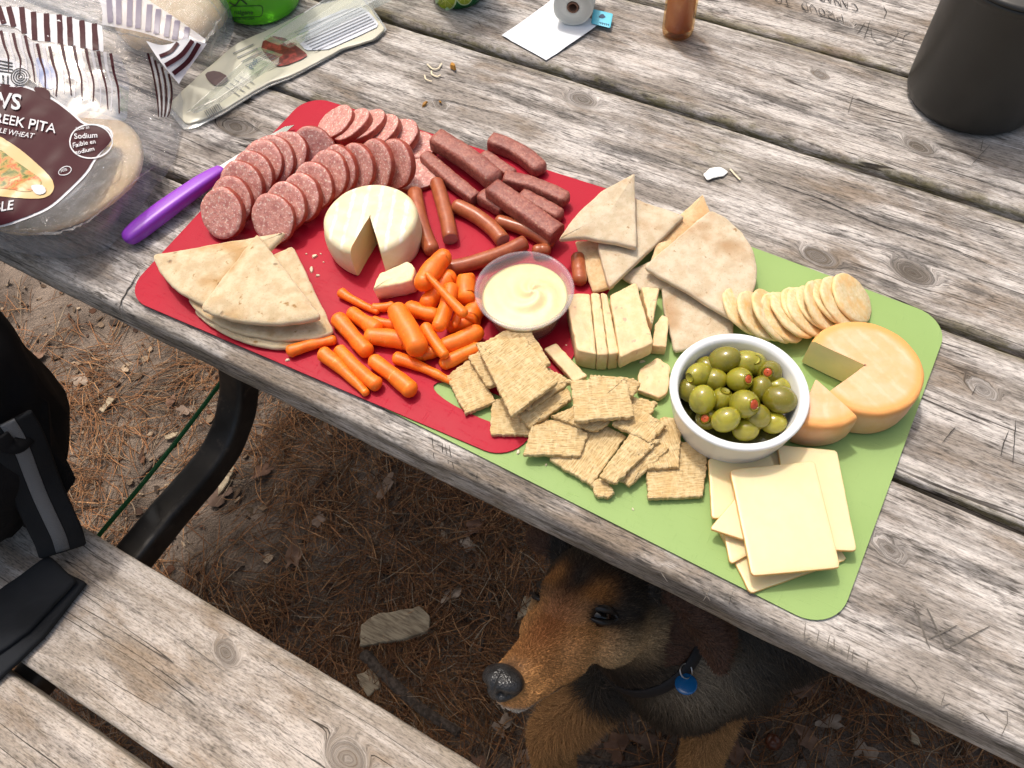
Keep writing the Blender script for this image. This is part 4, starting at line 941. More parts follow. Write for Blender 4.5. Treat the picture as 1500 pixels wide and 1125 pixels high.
quadp([(962, 355, z+.016), (985, 350, z+.017), (1000, 392, z+.016), (950, 390, z+.015)], .004, M_PITA_D, 'small folded pita end under the big wedge', 16)
P = wedge_pts(at(943, 389, z+.021), at(1041, 306, z+.021), at(1072, 466, z+.018), 1.35)
V, F, L, rim = slab(P, .0055, .0018, 110, .001, .0007, 160, .0012, 70, 17, 10, corner=0)
obj('pita_wedge', V, F, M_PITA_W, None, True, {'uvw': L+8.1, 'rim': rim}, 'big wheat pita wedge with crease, nearest the round rice crackers', 'pita')
P = np.vstack([pxpoly([(818, 350, z+.030), (845, 312, z+.031), (880, 280, z+.031), (930, 253, z+.034), (931, 300, z+.028), (933, 363, z+.027), (900, 354, z+.028), (860, 347, z+.029)], 0)])
V, F, L, rim = slab(P, .0055, .0014, 96, .0008, .0006, 160, .001, 70, 18, 9, corner=1)
obj('pita_wedge', V, F, M_PITA_W, None, True, {'uvw': L+9.9, 'rim': rim}, 'topmost wheat pita wedge with curved sides leaning over the dry sausage', 'pita')

# ================================================================== CHEESE BRICK
def cx(x, y): return 640+x/3.125, 400+y/3.125
def box8(top, t, name, label, mat, seed, cat='cheese slice', lean=None, jit=0.0007, er=0.0009):
    P = pxpoly([(*cx(x, y), zz) for x, y, zz in top], 0)
    V, F, L, rim = slab(P, t, er, 80, 0.0, jit, 260, 0.0005, 200, seed, 6, corner=1)
    return obj(name, V, F, mat, None, True, {'uvw': L+seed*.9, 'rim': rim, 'cut': rim*0}, label, cat)
H1 = 0.022
box8([(590, 95, z+H1), (700, 92, z+H1), (730, 372, z+H1), (640, 352, z+H1)], H1-.0003, 'cheese_slice', 'thick end piece of the flecked cheese brick beside the cream spread', M_CHED, 21)
box8([(704, 90, z+H1), (745, 92, z+H1), (785, 372, z+H1), (733, 374, z+H1)], H1-.0003, 'cheese_slice', 'second slice of the flecked cheese brick from the cream spread', M_CHED, 22)
box8([(749, 88, z+H1), (778, 92, z+H1), (835, 365, z+H1), (788, 373, z+H1)], H1-.0003, 'cheese_slice', 'third thin slice of the flecked cheese brick from the cream spread', M_CHED, 23)
box8([(792, 100, z+.024), (912, 40, z+.024), (992, 318, z+.024), (838, 386, z+.024)], .016, 'cheese_slice', 'wide flecked cheese slab lying flat on top of the brick end', M_CHED, 24)
box8([(835, 120, z+.0085), (925, 90, z+.0085), (990, 340, z+.0085), (850, 400, z+.0085)], .008, 'cheese_slice', 'flecked cheese slice under the wide slab', M_CHED, 25)
box8([(935, 62, z+.018), (1018, 68, z+.018), (985, 240, z+.018), (962, 180, z+.018)], .0175, 'cheese_slice', 'flecked cheese chunk standing behind the wide slab by the pita', M_CHED, 26)
box8([(1032, 190, z+.012), (1062, 205, z+.012), (1052, 340, z+.012), (985, 330, z+.012), (1000, 230, z+.012)], .0117, 'cheese_slice', 'small flecked cheese chunk between the slab and the wheat pita', M_CHED, 27)
box8([(925, 440, z+.006), (1010, 385, z+.006), (1070, 425, z+.006), (1058, 545, z+.006), (1018, 572, z+.006), (918, 535, z+.006)], .0058, 'cheese_slice', 'flat flecked cheese piece lying alone by the olive bowl', M_CHED, 28)
box8([(490, 345, z+.009), (545, 318, z+.009), (690, 470, z+.009), (630, 500, z+.009)], .006, 'cheese_slice', 'narrow flecked cheese piece wedged behind the square crackers', M_CHED, 29)

# ================================================================== SMOKED CHEESE SLICES
def gx_(x, y): return 980+x/3.571, 620+y/3.571
zg = ZG
def gouda(pts, t, label, seed):
    P = pxpoly([(*gx_(x, y), zz) for x, y, zz in pts], 0)
    V, F, L, rim = slab(P, t, 0.0006, 96, 0.0, 0.0003, 120, 0.0004, 30, seed, 10, corner=1.6)
    # smoky rind only along the rim
    ed = np.clip(rim, 0, 1); n = 96; 
    obj('smoked_cheese_slice', V, F, M_GOUDA, None, True, {'uvw': L+seed, 'rim': ed*0.8}, label, 'cheese slice', 'pale cheese slices stacked on the green mat')
gouda([(260, 560, zg+.003), (760, 470, zg+.003), (935, 712, zg+.003), (425, 893, zg+.003)], .0028, 'bottom pale cheese slice, its corner towards the table edge', 31)
gouda([(205, 190, zg+.006), (600, 110, zg+.006), (760, 500, zg+.006), (320, 740, zg+.006)], .0028, 'pale cheese slice lying next to the square cracker', 32)
gouda([(205, 185, zg+.009), (520, 125, zg+.009), (640, 480, zg+.009), (222, 500, zg+.009)], .0028, 'pale cheese slice under the top one, at the olive bowl side', 33)
gouda([(568, 112, zg+.012), (880, 140, zg+.012), (984, 668, zg+.012), (640, 655, zg+.012)], .0028, 'pale white-edged cheese slice sticking out toward the orange wheel', 34)
gouda([(212, 552, zg+.013), (430, 290, zg+.013), (620, 500, zg+.013), (400, 612, zg+.013)], .0028, 'folded pale cheese slice corner peeking out under the top slice', 35)
gouda([(318, 243, zg+.0165), (762, 195, zg+.0165), (897, 755, zg+.0165), (432, 800, zg+.0165)], .003, 'top pale cheese slice of the stack with browned edges', 36)

# ================================================================== SQUARE CRACKERS
def cracker(pts, label, seed, t=0.0048):
    P = np.array([at(*cx(p[0], p[1]), z+p[2]) for p in pts])
    hint = None
    if newell(P)[2] < 0: P = P[::-1]
    e = nrm(P[1]-P[0]); nz = newell(P)
    V, F, L, rim = slab(P, t, 0.0009, 120, 0.0, 0.0013, 700, 0.0006, 420, seed, 16, hint=np.cross(nz, e), corner=.4)
    # woven relief: fine threads along one side, softer ribs across
    top = np.abs(L[:, 2]) < 0.0016
    V = V+np.outer(top*0.00015*np.sin(L[:, 0]*2*pi/0.0045+1.5*vnoise(L*300, 3)), nz)
    return obj('square_cracker', V, F, M_CRACK, None, True, {'uvw': L+seed*.37, 'rim': rim}, label, 'cracker', 'woven wheat crackers in the heap')
C_ = cracker
C_([(40, 470, .005), (160, 385, .006), (268, 585, .006), (130, 645, .005)], 'square woven cracker on the red mat partly under the top of the heap', 51)
C_([(250, 575, .005), (420, 560, .006), (535, 692, .006), (440, 738, .005), (245, 738, .0045)], 'woven cracker covering the corner of the red mat', 52)
C_([(515, 850, .005), (665, 650, .007), (870, 745, .007), (706, 972, .005)], 'woven cracker at the bottom of the heap near the green mat edge', 53)
C_([(700, 955, .0045), (770, 930, .0045), (816, 1005, .0045), (790, 1025, .0045), (730, 1022, .0045)], 'broken corner of a woven cracker, nearest the table edge', 54)
C_([(960, 900, .005), (1010, 770, .006), (1250, 770, .005), (1217, 1022, .005), (968, 1032, .005)], 'square woven cracker next to the pale cheese slices', 55)
C_([(430, 700, .010), (560, 660, .011), (692, 730, .010), (655, 836, .009), (395, 830, .009)], 'woven cracker with a clipped corner at the middle of the heap', 56)
C_([(830, 943, .006), (985, 775, .012), (1068, 800, .012), (880, 976, .006)], 'thin strip of woven cracker between two larger ones', 57)
C_([(1000, 690, .010), (1040, 655, .011), (1126, 665, .010), (1110, 888, .009), (962, 896, .009), (930, 800, .010)], 'woven cracker lying on the one by the pale cheese', 58)
C_([(885, 560, .009), (1012, 590, .008), (975, 652, .009), (870, 650, .010)], 'small woven cracker piece near the flat flecked cheese', 59)
C_([(742, 928, .012), (885, 735, .015), (1025, 760, .015), (815, 966, .012)], 'woven cracker overlapping the bottom one in the heap', 60)
C_([(520, 655, .014), (640, 600, .016), (800, 675, .015), (722, 727, .013)], 'woven cracker half under the flat top square one', 61)
C_([(800, 690, .016), (880, 590, .018), (1052, 692, .017), (975, 775, .016)], 'woven cracker beneath the flat top square, toward the olives', 62)
C_([(700, 462, .019), (905, 480, .017), (932, 505, .016), (900, 560, .017), (720, 560, .019)], 'broken woven cracker behind the flat top square', 63)
C_([(612, 492, .024), (868, 474, .025), (902, 655, .024), (632, 678, .023)], 'flat square woven cracker on top at the middle of the heap', 64)
C_([(310, 560, .014), (505, 430, .016), (622, 492, .016), (425, 628, .014)], 'woven cracker right under the topmost one', 65)
C_([(372, 650, .011), (600, 522, .013), (618, 575, .013), (424, 708, .010)], 'narrow broken woven cracker below the topmost one', 66)
C_([(140, 380, .013), (320, 300, .014), (420, 470, .014), (230, 520, .013)], 'woven cracker whose edge shows left under the topmost one', 67)
C_([(180, 330, .021), (402, 214, .023), (522, 412, .022), (350, 480, .021)], 'woven cracker second from the top, toward the cream spread', 68)
C_([(176, 318, .027), (400, 290, .028), (552, 498, .027), (340, 656, .026)], 'topmost woven cracker of the heap', 69)

# ================================================================== CRUMBS
M_CRUMB = simple('pale_crumb', (0.72, 0.62, 0.44), 0.7)
def crumb(px, py, s, zb, name='crumb', label='', cat='crumb', mat=M_CRUMB, group=None, asp=.6):
    c = at(px, py, zb); v, f = flake(np.array(c), RNG.uniform(0, 6.28), s, s*asp, s*0.5, 0.15, 7)
    V = v.copy(); V[:7, :2] = c[:2]+(V[:7, :2]-c[:2])*0.7
    obj(name, V, f, mat, None, False, None, label, cat, group)
for (px, py, sz, lab) in [(461, 376, .003, 'largest white crumb on the red mat between flatbread and white cheese'), (466, 404, .0022, 'thin white shaving on the red mat nearest the flatbread tip'), (457, 396, .0035, 'long white shaving on the red mat beside the thin one'), (449, 372, .0012, 'tiny crumb on the red mat by the flatbread edge'), (470, 372, .0012, 'tiny crumb on the red mat by the sausage row'), (474, 384, .001, 'tiniest crumb on the red mat by the white cheese'), (421, 528, .0022, 'white crumb on the red mat below the lone carrot')]:
    crumb(px, py, sz, ZM+.0002, label=lab, group='crumbs on the red mat')
for (px, py, sz, lab) in [(759, 663, .0025, 'yellowish crumb at the red mat corner on the green mat'), (800, 681, .0015, 'crumb on the green mat beside the bottom cracker'), (927, 746, .0014, 'crumb on the green mat near the broken cracker corner'), (925, 520, .002, 'crumb on the green mat between cheese brick and flat piece'), (940, 530, .0028, 'larger crumb on the green mat at the wide slab foot'), (828, 508, .0026, 'crumb beside the narrow flecked cheese piece'), (905, 560, .0018, 'crumb behind the flat top cracker on the green mat')]:
    crumb(px, py, sz, ZG+.0002, label=lab, group='crumbs on the green mat')

# ================================================================== KNIFE
M_PURPLE = simple('purple_plastic', (0.27, 0.045, 0.50), 0.38, Subsurface_Weight=0.05)
M_BLADE = simple('knife_steel', (0.62, 0.63, 0.65), 0.25, Metallic=1.0)
ka, kb, kt = at(186, 350, TZ+.009), at(322, 251, TZ+.012), at(431, 183, TZ+.0085)
knife = thing('paring_knife', (*ka[:2], TZ), 'paring knife with purple handle, its blade tip under the sausage slices', 'knife')
t = np.linspace(0, 1, 26); P = ka+np.outer(t, kb-ka); P[:, 2] += 0.0015*np.sin(t*pi)
R = 0.0088*np.interp(t, [0, .12, .35, .8, .94, 1], [.86, 1.0, 1.04, .92, .80, .66])
P[0] += (kb-ka)*0.03
V, F, L, c = tube(P, R, 24, 0.55, 0.78, caps=(True, True)); obj('handle', V, F, M_PURPLE, knife)
d = nrm(kt-kb); sd = nrm(np.cross(d, [0, 0, 1]))
BL = [kb-d*.006+sd*.0065, kb+d*.055+sd*.0068, kt-d*.022+sd*.0045, kt-d*.006+sd*.001, kt, kt-d*.008-sd*.0052, kb+d*.05-sd*.0066, kb-d*.006-sd*.0065]
V = np.vstack([BL, np.array(BL)-[0, 0, .0009]]); n8 = len(BL)
F = [tuple(range(n8))[::-1], tuple(range(n8, 2*n8))]+[(i, (i+1) % n8, n8+(i+1) % n8, n8+i) for i in range(n8)]
obj('blade', V, F, M_BLADE, knife, False)

# ================================================================== CAMP POT, BOTTLES, CAN
def mat_pot():
    s = NT('black_anodised_metal'); p = s.obco(); n = s.noise(p, 18, 4, 0.6); f = s.noise(p, 400, 2, .5)
    return s.fin(s.mix(s.sm(n, .3, .7), (0.016, 0.0155, 0.014), (0.028, 0.027, 0.024)), s.sm(n, 0.3, 0.7, 0.36, 0.5), s.bump(f, 0.05, 0.0005))
M_POT = mat_pot()
pc = np.array([0.054, 0.582, TZ+0.0012])
pot = thing('camping_pot', pc, 'tall black metal camping pot standing on the far planks', 'pot')
pr = [(.0005, 0), (.054, 0), (.058, .0015), (.0602, .006), (.0608, .012), (.0608, .118), (.0618, .1195), (.0632, .122), (.0634, .1245), (.062, .1265), (.060, .1262), (.0592, .123), (.0592, .012), (.057, .004), (.0005, .003)]
V, F, L, I = lathe(pr, 80, pc); obj('pot_body', V, F, M_POT, pot)
V, F, L, I = lathe([(.0633, .1268), (.0633, .1285), (.060, .1305), (.02, .134), (.0005, .1342)], 64, pc); obj('lid', V, F, M_POT, pot)
V, F, L, I = lathe([(.004, .133), (.0045, .138), (.010, .141), (.011, .147), (.008, .150), (.0005, .1505)], 24, pc); obj('lid_knob', V, F, M_POT, pot)
s = NT('amber_liquid'); M_AMBER = s.fin((0.60, 0.22, 0.012), 0.12, None, Transmission_Weight=0.35, IOR=1.36, Subsurface_Weight=0.3, Subsurface_Scale=0.02)
M_AGLASS = mat_clear('amber_glass', (0.97, 0.80, 0.55), 0.03, 0.02, 0.03)
bc = np.array([-0.2395, 0.5535, TZ+0.001])
bot = thing('small_bottle', bc, 'small clear glass bottle of amber liquid, bottom corner of the far planks', 'bottle')
bot['label'] = 'small clear glass bottle filled with amber liquid on the far planks'
V, F, L, I = lathe([(.0005, .0025), (.011, .0012), (.0135, 0), (.0158, .002), (.0166, .006), (.0166, .075), (.0150, .086), (.0085, .094), (.0075, .108), (.0085, .109), (.0085, .112), (.006, .112), (.0058, .095), (.0130, .085), (.0146, .074), (.0146, .008), (.012, .0065), (.0005, .008)], 48, bc); obj('bottle_glass', V, F, M_AGLASS, bot)
V, F, L, I = lathe([(.0005, .0082), (.0118, .0068), (.0143, .0085), (.0143, .070), (.0005, .070)], 40, bc); obj('liquid', V, F, M_AMBER, bot)
V, F, L, I = lathe([(.0095, .104), (.0095, .117), (.009, .118), (.0005, .118)], 32, bc); obj('cap', V, F, M_POT, bot)
# drink can
M_CAN = simple('green_lacquered_metal', (0.012, 0.16, 0.030), 0.25, Metallic=0.3)
M_ALU = simple('bare_aluminium', (0.7, 0.7, 0.7), 0.3, Metallic=1.0)
cn = np.array([-0.485, 0.5125, TZ+0.001])
can = thing('drink_can', cn, 'green drink can with lime slices printed near its base', 'can')
V, F, L, I = lathe([(.0005, .005), (.022, .004), (.0245, 0), (.0262, .001), (.0285, .006), (.0322, .0115), (.0331, .016), (.0331, .106), (.031, .112), (.0275, .119)], 72, cn); can_b = bvh_of(V, F); obj('can_body', V, F, M_CAN, can)
V, F, L, I = lathe([(.0275, .119), (.0278, .1215), (.0265, .122), (.0255, .119), (.0005, .1185)], 48, cn); obj('can_lid', V, F, M_ALU, can)
M_LIME1 = simple('lime_rind_print', (0.55, 0.72, 0.42), 0.3); M_LIME2 = simple('lime_flesh_print', (0.33, 0.43, 0.02), 0.3); M_LIME3 = simple('lime_vein_print', (0.52, 0.60, 0.14), 0.3)
for (lx, ly, lr) in ((653, -2, 17), (680, -6, 13)):
    for rr, mm, of in ((1.0, M_LIME1, .0004), (.86, M_LIME2, .0007)):
        o2 = [(lx+lr*rr*cos(a)*.95, ly+lr*rr*sin(a)*1.05) for a in np.linspace(0, 2*pi, 28, endpoint=False)]; v2, f2 = fill_rings(o2, 3)
        obj('lime_print', drape(v2, can_b, of), [f[::-1] for f in f2], mm, can, False)
    for a in np.linspace(0, pi, 4, endpoint=False):
        v2, f2 = ribbon2d(dens([(lx-lr*.82*cos(a), ly-lr*.82*sin(a)), (lx+lr*.82*cos(a), ly+lr*.82*sin(a))], 8), 1.0); obj('lime_vein', drape(v2, can_b, .001), f2, M_LIME3, can, False)
# green water bottle
s = NT('green_bottle_plastic'); M_NAL = s.fin((0.13, 0.56, 0.020), 0.22, None, Transmission_Weight=0.25, Subsurface_Weight=0.2, Subsurface_Scale=0.01)
nc = np.array([-0.682, 0.4035, TZ+0.001])
nal = thing('water_bottle', nc, 'bright green plastic water bottle standing behind the bread bags', 'water bottle')
V, F, L, I = lathe([(.0005, .004), (.034, .003), (.040, 0), (.0435, .003), (.0450, .009), (.0450, .135), (.042, .150), (.033, .160), (.0315, .164), (.0315, .180)], 72, nc); nb = bvh_of(V, F); obj('bottle_body', V, F, M_NAL, nal)
V, F, L, I = lathe([(.0335, .165), (.034, .182), (.032, .186), (.0005, .187)], 48, nc); obj('bottle_cap', V, F, M_POT, nal)
M_INK = simple('dark_green_ink', (0.012, 0.05, 0.012), 0.5)
V, F = text_px('nalgene', 343, 20.5, 1, 6.5, nb, 0.02, off=.0005); obj('lettering', V, F, M_INK, nal, False, kind='stuff')
V, F = text_px('MADE IN USA', 338, 29, -1, 3.0, nb, 0.02, off=.0005, sx=1.35); obj('lettering', V, F, M_INK, nal, False, kind='stuff')
bx = [(340, 9), (383, 8), (385, 12), (384, 21), (381, 24), (340, 25.5), (337, 22), (337.5, 12), (340, 9)]
v2, f2 = ribbon2d(dens(bx, 40), 1.1); obj('printed_frame', drape(v2, nb, .0005), f2, M_INK, nal, False)
v2, f2 = ribbon2d(dens([(336, 3), (345, 8), (352, -2), (362, 6)], 20), 2.2); obj('printed_mark', drape(v2, nb, .0005), f2, M_INK, nal, False)

# ================================================================== ROLL OF BAGS AND BLUE TAG
M_PAPER = NT('thin_white_film'); M_PAPER = M_PAPER.fin((0.74, 0.76, 0.80), 0.5, None)
def strip_sheet(pts, zf, name, mat, nu=16, nv=10, **kw):
    """four photo corners on the table, lightly wrinkled"""
    c = [np.array(at(x, y, TZ)) for x, y in pts]; V = []
    for i in range(nu+1):
        for j in range(nv+1):
            u, v = i/nu, j/nv; p = (1-u)*(1-v)*c[0]+u*(1-v)*c[1]+u*v*c[2]+(1-u)*v*c[3]
            p = p.copy(); p[2] = TZ+zf(u, v)+0.0012*abs(fbm([p*[1, 1, 0]], 60, 2, 5)[0]); V.append(p)
    m = nv+1; F = [(i*m+j, (i+1)*m+j, (i+1)*m+j+1, i*m+j+1) for i in range(nu) for j in range(nv)]
    V = np.array(V); N = len(V)
    V = np.vstack([V, V-[0, 0, .0003]]); F = F+[tuple(k+N for k in f[::-1]) for f in F]
    return obj(name, V, F, mat, None, True, **kw)
roll_c = at(839, 15, TZ+.0225); ax = nrm([.30, -.95, 0.0])
roll = thing('bag_roll', (roll_c[0], roll_c[1], TZ), 'roll of thin white bags with one strip unrolled on the table', 'roll')
c4 = [np.array(at(x, y, TZ)) for x, y in ((735, 55), (800, 92), (878, 40), (813, 2))]; V = []
for i in range(19):
    for j in range(11):
        u, v = i/18, j/10; p = (1-u)*(1-v)*c4[0]+u*(1-v)*c4[1]+u*v*c4[2]+(1-u)*v*c4[3]; p = p.copy(); p[2] = TZ+.0024+.0016*abs(fbm([p*[1, 1, 0]], 55, 2, 5)[0])+.002*v*v; V.append(p)
V = np.array(V); F = [(i*11+j, (i+1)*11+j, (i+1)*11+j+1, i*11+j+1) for i in range(18) for j in range(10)]; N = len(V)
V = np.vstack([V, V-[0, 0, .0003]]); F += [tuple(k+N for k in f[::-1]) for f in F]; obj('unrolled_strip', V, F, M_PAPER, roll)
pr = [(.0065, -.052), (.019, -.052), (.0212, -.0515), (.0212, -.0005), (.0195, 0), (.0182, -.0012), (.0172, 0), (.0158, -.0014), (.0145, 0), (.013, -.0012), (.0115, 0), (.0095, -.001), (.0075, 0), (.0065, -.001), (.0062, -.05)]
s = NT('rolled_film'); M_ROLL = s.fin((0.70, 0.70, 0.64), 0.55)
rc3 = np.array([roll_c[0], roll_c[1], TZ+.0255]); V, F, L, I = lathe(pr, 48, rc3, ax, 0.03, 5); obj('roll_body', V, F, M_ROLL, roll)
M_CARD = simple('brown_card', (0.20, 0.10, 0.06), 0.8)
V, F, L, I = lathe([(.0060, -.05), (.0060, .0004), (.0045, .0004), (.0045, -.05)], 24, rc3, ax); obj('core', V, F, M_CARD, roll)
M_TAG = simple('light_blue_card', (0.10, 0.52, 0.68), 0.45)
TP = [(869, 13, TZ+.010), (898, 20, TZ+.009), (894, 41, TZ+.006), (866, 34, TZ+.006)]
V, F, L, rim = slab(pxpoly(TP, 0), .0006, .0002, 40, 0, 0, 1, 0, 1, 0, 3, corner=.5)
tag_o = obj('blue_tag', V, F, M_TAG, None, True, label='small light blue card tag leaning on the white strip', cat='tag')
tb = bvh_of(V, F); M_NAVY = simple('navy_ink', (0.01, 0.04, 0.10), 0.6)
o2 = [(882+4.5*cos(a)*(1+.25*sin(3*a)), 24+3.0*sin(a)) for a in np.linspace(0, 2*pi, 14, endpoint=False)]; v2, f2 = fill_rings(o2, 2); obj('printed_mark', drape(v2, tb, .0004), [f[::-1] for f in f2], M_NAVY, tag_o, False)
for k in range(5):
    v2, f2 = ribbon2d([(878+k*3, 33+k*.7), (880+k*3, 33.5+k*.7), (879.5+k*3, 35.5+k*.7)], 1.0); obj('printed_mark', drape(v2, tb, .0004), f2, M_NAVY, tag_o, False)

# ================================================================== BREAD BAGS
def on_surface(P2, bv): return all(bv.ray_cast(Vector(CAM), Vector(ray(*p)).normalized())[0] is not None for p in P2)
def patch(rows, nu, nv, wr, seed, wsc=45):
    """rows of (px,py,z) control points, bottom edge first -> wrinkled skin"""
    C = np.array([[at(*p) for p in r] for r in rows]); nr, ncol = C.shape[:2]
    mid = np.array([smooth_path(C[i], nu) for i in range(nr)])
    G = np.array([smooth_path(mid[:, j], nv) for j in range(nu)])          # nu x nv x 3
    V = G.reshape(-1, 3); U = np.repeat(np.linspace(0, 1, nu), nv); W = np.tile(np.linspace(0, 1, nv), nu)
    r1 = 1-np.abs(vnoise(np.c_[V[:, :2]*wsc, V[:, 2]*wsc*.5]+seed, seed))*2; r2 = 1-np.abs(vnoise(np.c_[V[:, 0]*wsc*2.3, V[:, 1]*wsc*1.1, V[:, 2]*20]+seed*3, seed+3))*2
    ex, ey = np.gradient(G, axis=0), np.gradient(G, axis=1); N = np.cross(ex, ey).reshape(-1, 3); N /= np.linalg.norm(N, axis=1)[:, None]+1e-9
    N *= np.sign(N[:, 2:3]+1e-9)
    edge = np.minimum(1, np.minimum(W, 1-W)*8)
    V = V+N*(wr*(r1*.7+r2*.45)*edge)[:, None]; V[:, 2] = np.maximum(V[:, 2], TZ+.0016)
    F = [(i*nv+j, (i+1)*nv+j, (i+1)*nv+j+1, i*nv+j+1) for i in range(nu-1) for j in range(nv-1)]
    return V, F
M_FILM = mat_clear('clear_bag_film', (0.985, 0.985, 0.99), 0.05, 0.085, 0.07, (0.74, 0.76, 0.82), 1.0, 110, 0.6)
M_FILM2 = mat_clear('milky_bag_film', (0.96, 0.96, 0.97), 0.06, 0.20, 0.12, (0.74, 0.76, 0.78), 1.0, 110, 0.4)
M_MAROON = simple('maroon_print', (0.050, 0.009, 0.013), 0.42, Specular_IOR_Level=0.15)
M_WHITE = simple('white_print', (0.62, 0.61, 0.63), 0.45, Specular_IOR_Level=0.2)
M_WHITE_T = mat_clear('translucent_white_print', (0.9, 0.9, 0.92), 0.02, 0.42, 0.2, (0.82, 0.80, 0.84))
M_WHITE_F = mat_clear('faint_white_print', (0.95, 0.95, 0.97), 0.02, 0.10, 0.2, (0.75, 0.74, 0.80)); M_BLUE_F = mat_clear('faint_blue_print', (0.75, 0.85, 1.0), 0.02, 0.6, 0.2, (0.03, 0.12, 0.45)); M_VIOLET = simple('violet_grey_print', (0.17, 0.145, 0.20), 0.4)
M_BLACK = simple('black_print', (0.012, 0.012, 0.014), 0.35)
rows = [[(-170, 335, TZ+.002), (-60, 352, TZ+.002), (40, 372, TZ+.002), (104, 378, TZ+.002), (158, 366, TZ+.002)],
        [(-170, 300, TZ+.044), (-60, 318, TZ+.050), (50, 332, TZ+.052), (132, 326, TZ+.048), (202, 314, TZ+.002)],
        [(-170, 230, TZ+.050), (-60, 245, TZ+.058), (60, 258, TZ+.059), (170, 256, TZ+.056), (248, 247, TZ+.002)],
        [(-170, 160, TZ+.050), (-50, 165, TZ+.060), (60, 178, TZ+.062), (172, 172, TZ+.053), (266, 180, TZ+.004)],
        [(-170, 100, TZ+.052), (-50, 103, TZ+.064), (60, 112, TZ+.068), (165, 108, TZ+.062), (262, 118, TZ+.020)],
        [(-170, 50, TZ+.058), (-50, 52, TZ+.072), (60, 56, TZ+.078), (165, 58, TZ+.074), (250, 72, TZ+.050)],
        [(-170, -20, TZ+.050), (-50, -18, TZ+.066), (60, -12, TZ+.070), (165, 2, TZ+.068), (245, 20, TZ+.060)]]
bagV, bagF = patch(rows, 110, 100, 0.0030, 3, 34)
bag = thing('bread_bag', (*at(60, 300)[:2], TZ), 'clear plastic pita bag with maroon label and stripes lying at the table end', 'bread bag')
bag_bvh = bvh_of(bagV, bagF); obj('bag_film', bagV, bagF, M_FILM, bag)
def print_poly(pts, mat, off, name, k=10, it=2, par=bag, bv=bag_bvh, n=110, **kw):
    P2 = chaikin(pts, it); P2 = resample(P2, n); k = int(k*2.4); v2, f2 = fill_rings(P2, k)
    return obj(name, drape(v2, bv, off), f2, mat, par, True, **kw)
LAB = [(-130, 140), (-40, 122), (10, 123), (45, 131), (80, 148), (105, 168), (124, 186), (140, 184), (160, 190), (166, 205), (150, 222), (136, 236), (128, 252), (105, 275), (74, 304), (40, 318), (5, 330), (-60, 338), (-130, 330)]
print_poly([(x+(2.5 if x > 0 else 0), y+(-2.5 if y < 230 else 2.5)) for x, y in LAB], M_WHITE, .0006, 'label_border')
print_poly(LAB, M_MAROON, .0010, 'label_panel')
def mat_dish():
    s = NT('printed_dish'); p = s.obco(); n = s.noise(p, 90, 4, .6, .6); m = s.noise(p, 45, 3, .5, 1.0)
    c = s.ramp(n, [(0.30, (0.03, 0.02, 0.012)), (0.42, (0.13, 0.16, 0.02)), (0.5, (0.45, 0.27, 0.07)), (0.58, (0.50, 0.09, 0.02)), (0.68, (0.62, 0.48, 0.22))])
    return s.fin(s.mix(s.sm(m, .5, .62), c, (0.55, 0.40, 0.17)), 0.4)
M_CREAMP = simple('printed_bread', (0.58, 0.41, 0.19), 0.4)
print_poly([(-60, 220), (-10, 196), (25, 215), (60, 245), (82, 268), (78, 288), (55, 294), (10, 290), (-60, 285)], M_CREAMP, .0015, 'printed_picture')
print_poly([(-50, 225), (-5, 215), (20, 235), (45, 252), (66, 268), (50, 284), (20, 280), (-50, 270)], mat_dish(), .0019, 'printed_picture')
print_poly([(44, 272), (66, 274), (72, 284), (56, 290)], M_WHITE, .0023, 'printed_picture', 3)
cir = [(134+27*cos(a)*1.12, 209+27*sin(a)*.92) for a in np.linspace(0, 2*pi, 40, endpoint=False)]
v2, f2 = ribbon2d(cir+cir[:1], 2.0); obj('label_ring', drape(v2, bag_bvh, .0016), f2, M_WHITE, bag, False)
tx = []
for s_, x, y, an, h, bo, sh in (('EVS', -17, 158, 6, 22, .035, .0), ('GREEK PITA', -22, 178, 11, 14, .015, 0), ('WHOLE WHEAT', -28, 193, 9, 7.5, .01, .25), ('Low in', 113, 194, -9, 5, .01, .1), ('Sodium', 110, 207, -4, 8, .015, 0), ('Faible en', 109, 219, -10, 6.5, .015, 0), ('sodium', 113, 229, -12, 6.5, .015, 0)):
    V, F = text_px(s_, x, y, an, h, bag_bvh, bo, .0024, shear=sh); obj('lettering', V, F, M_WHITE, bag, False, kind='stuff')
V, F = text_px('BLE', -8, 312, -8, 13, bag_bvh, .02, .0017, shear=.25); obj('lettering', V, F, M_WHITE, bag, False, kind='stuff')
ov = [(97+9*cos(a), 252+6*sin(a)-cos(a)*2) for a in np.linspace(0, 2*pi, 24)]; v2, f2 = ribbon2d(ov, 1.1); obj('printed_oval', drape(v2, bag_bvh, .0016), f2, M_WHITE, bag, False)
V, F = text_px('50%', 91, 254, -14, 4, bag_bvh, .01, .0017); obj('lettering', V, F, M_WHITE, bag, False, kind='stuff')
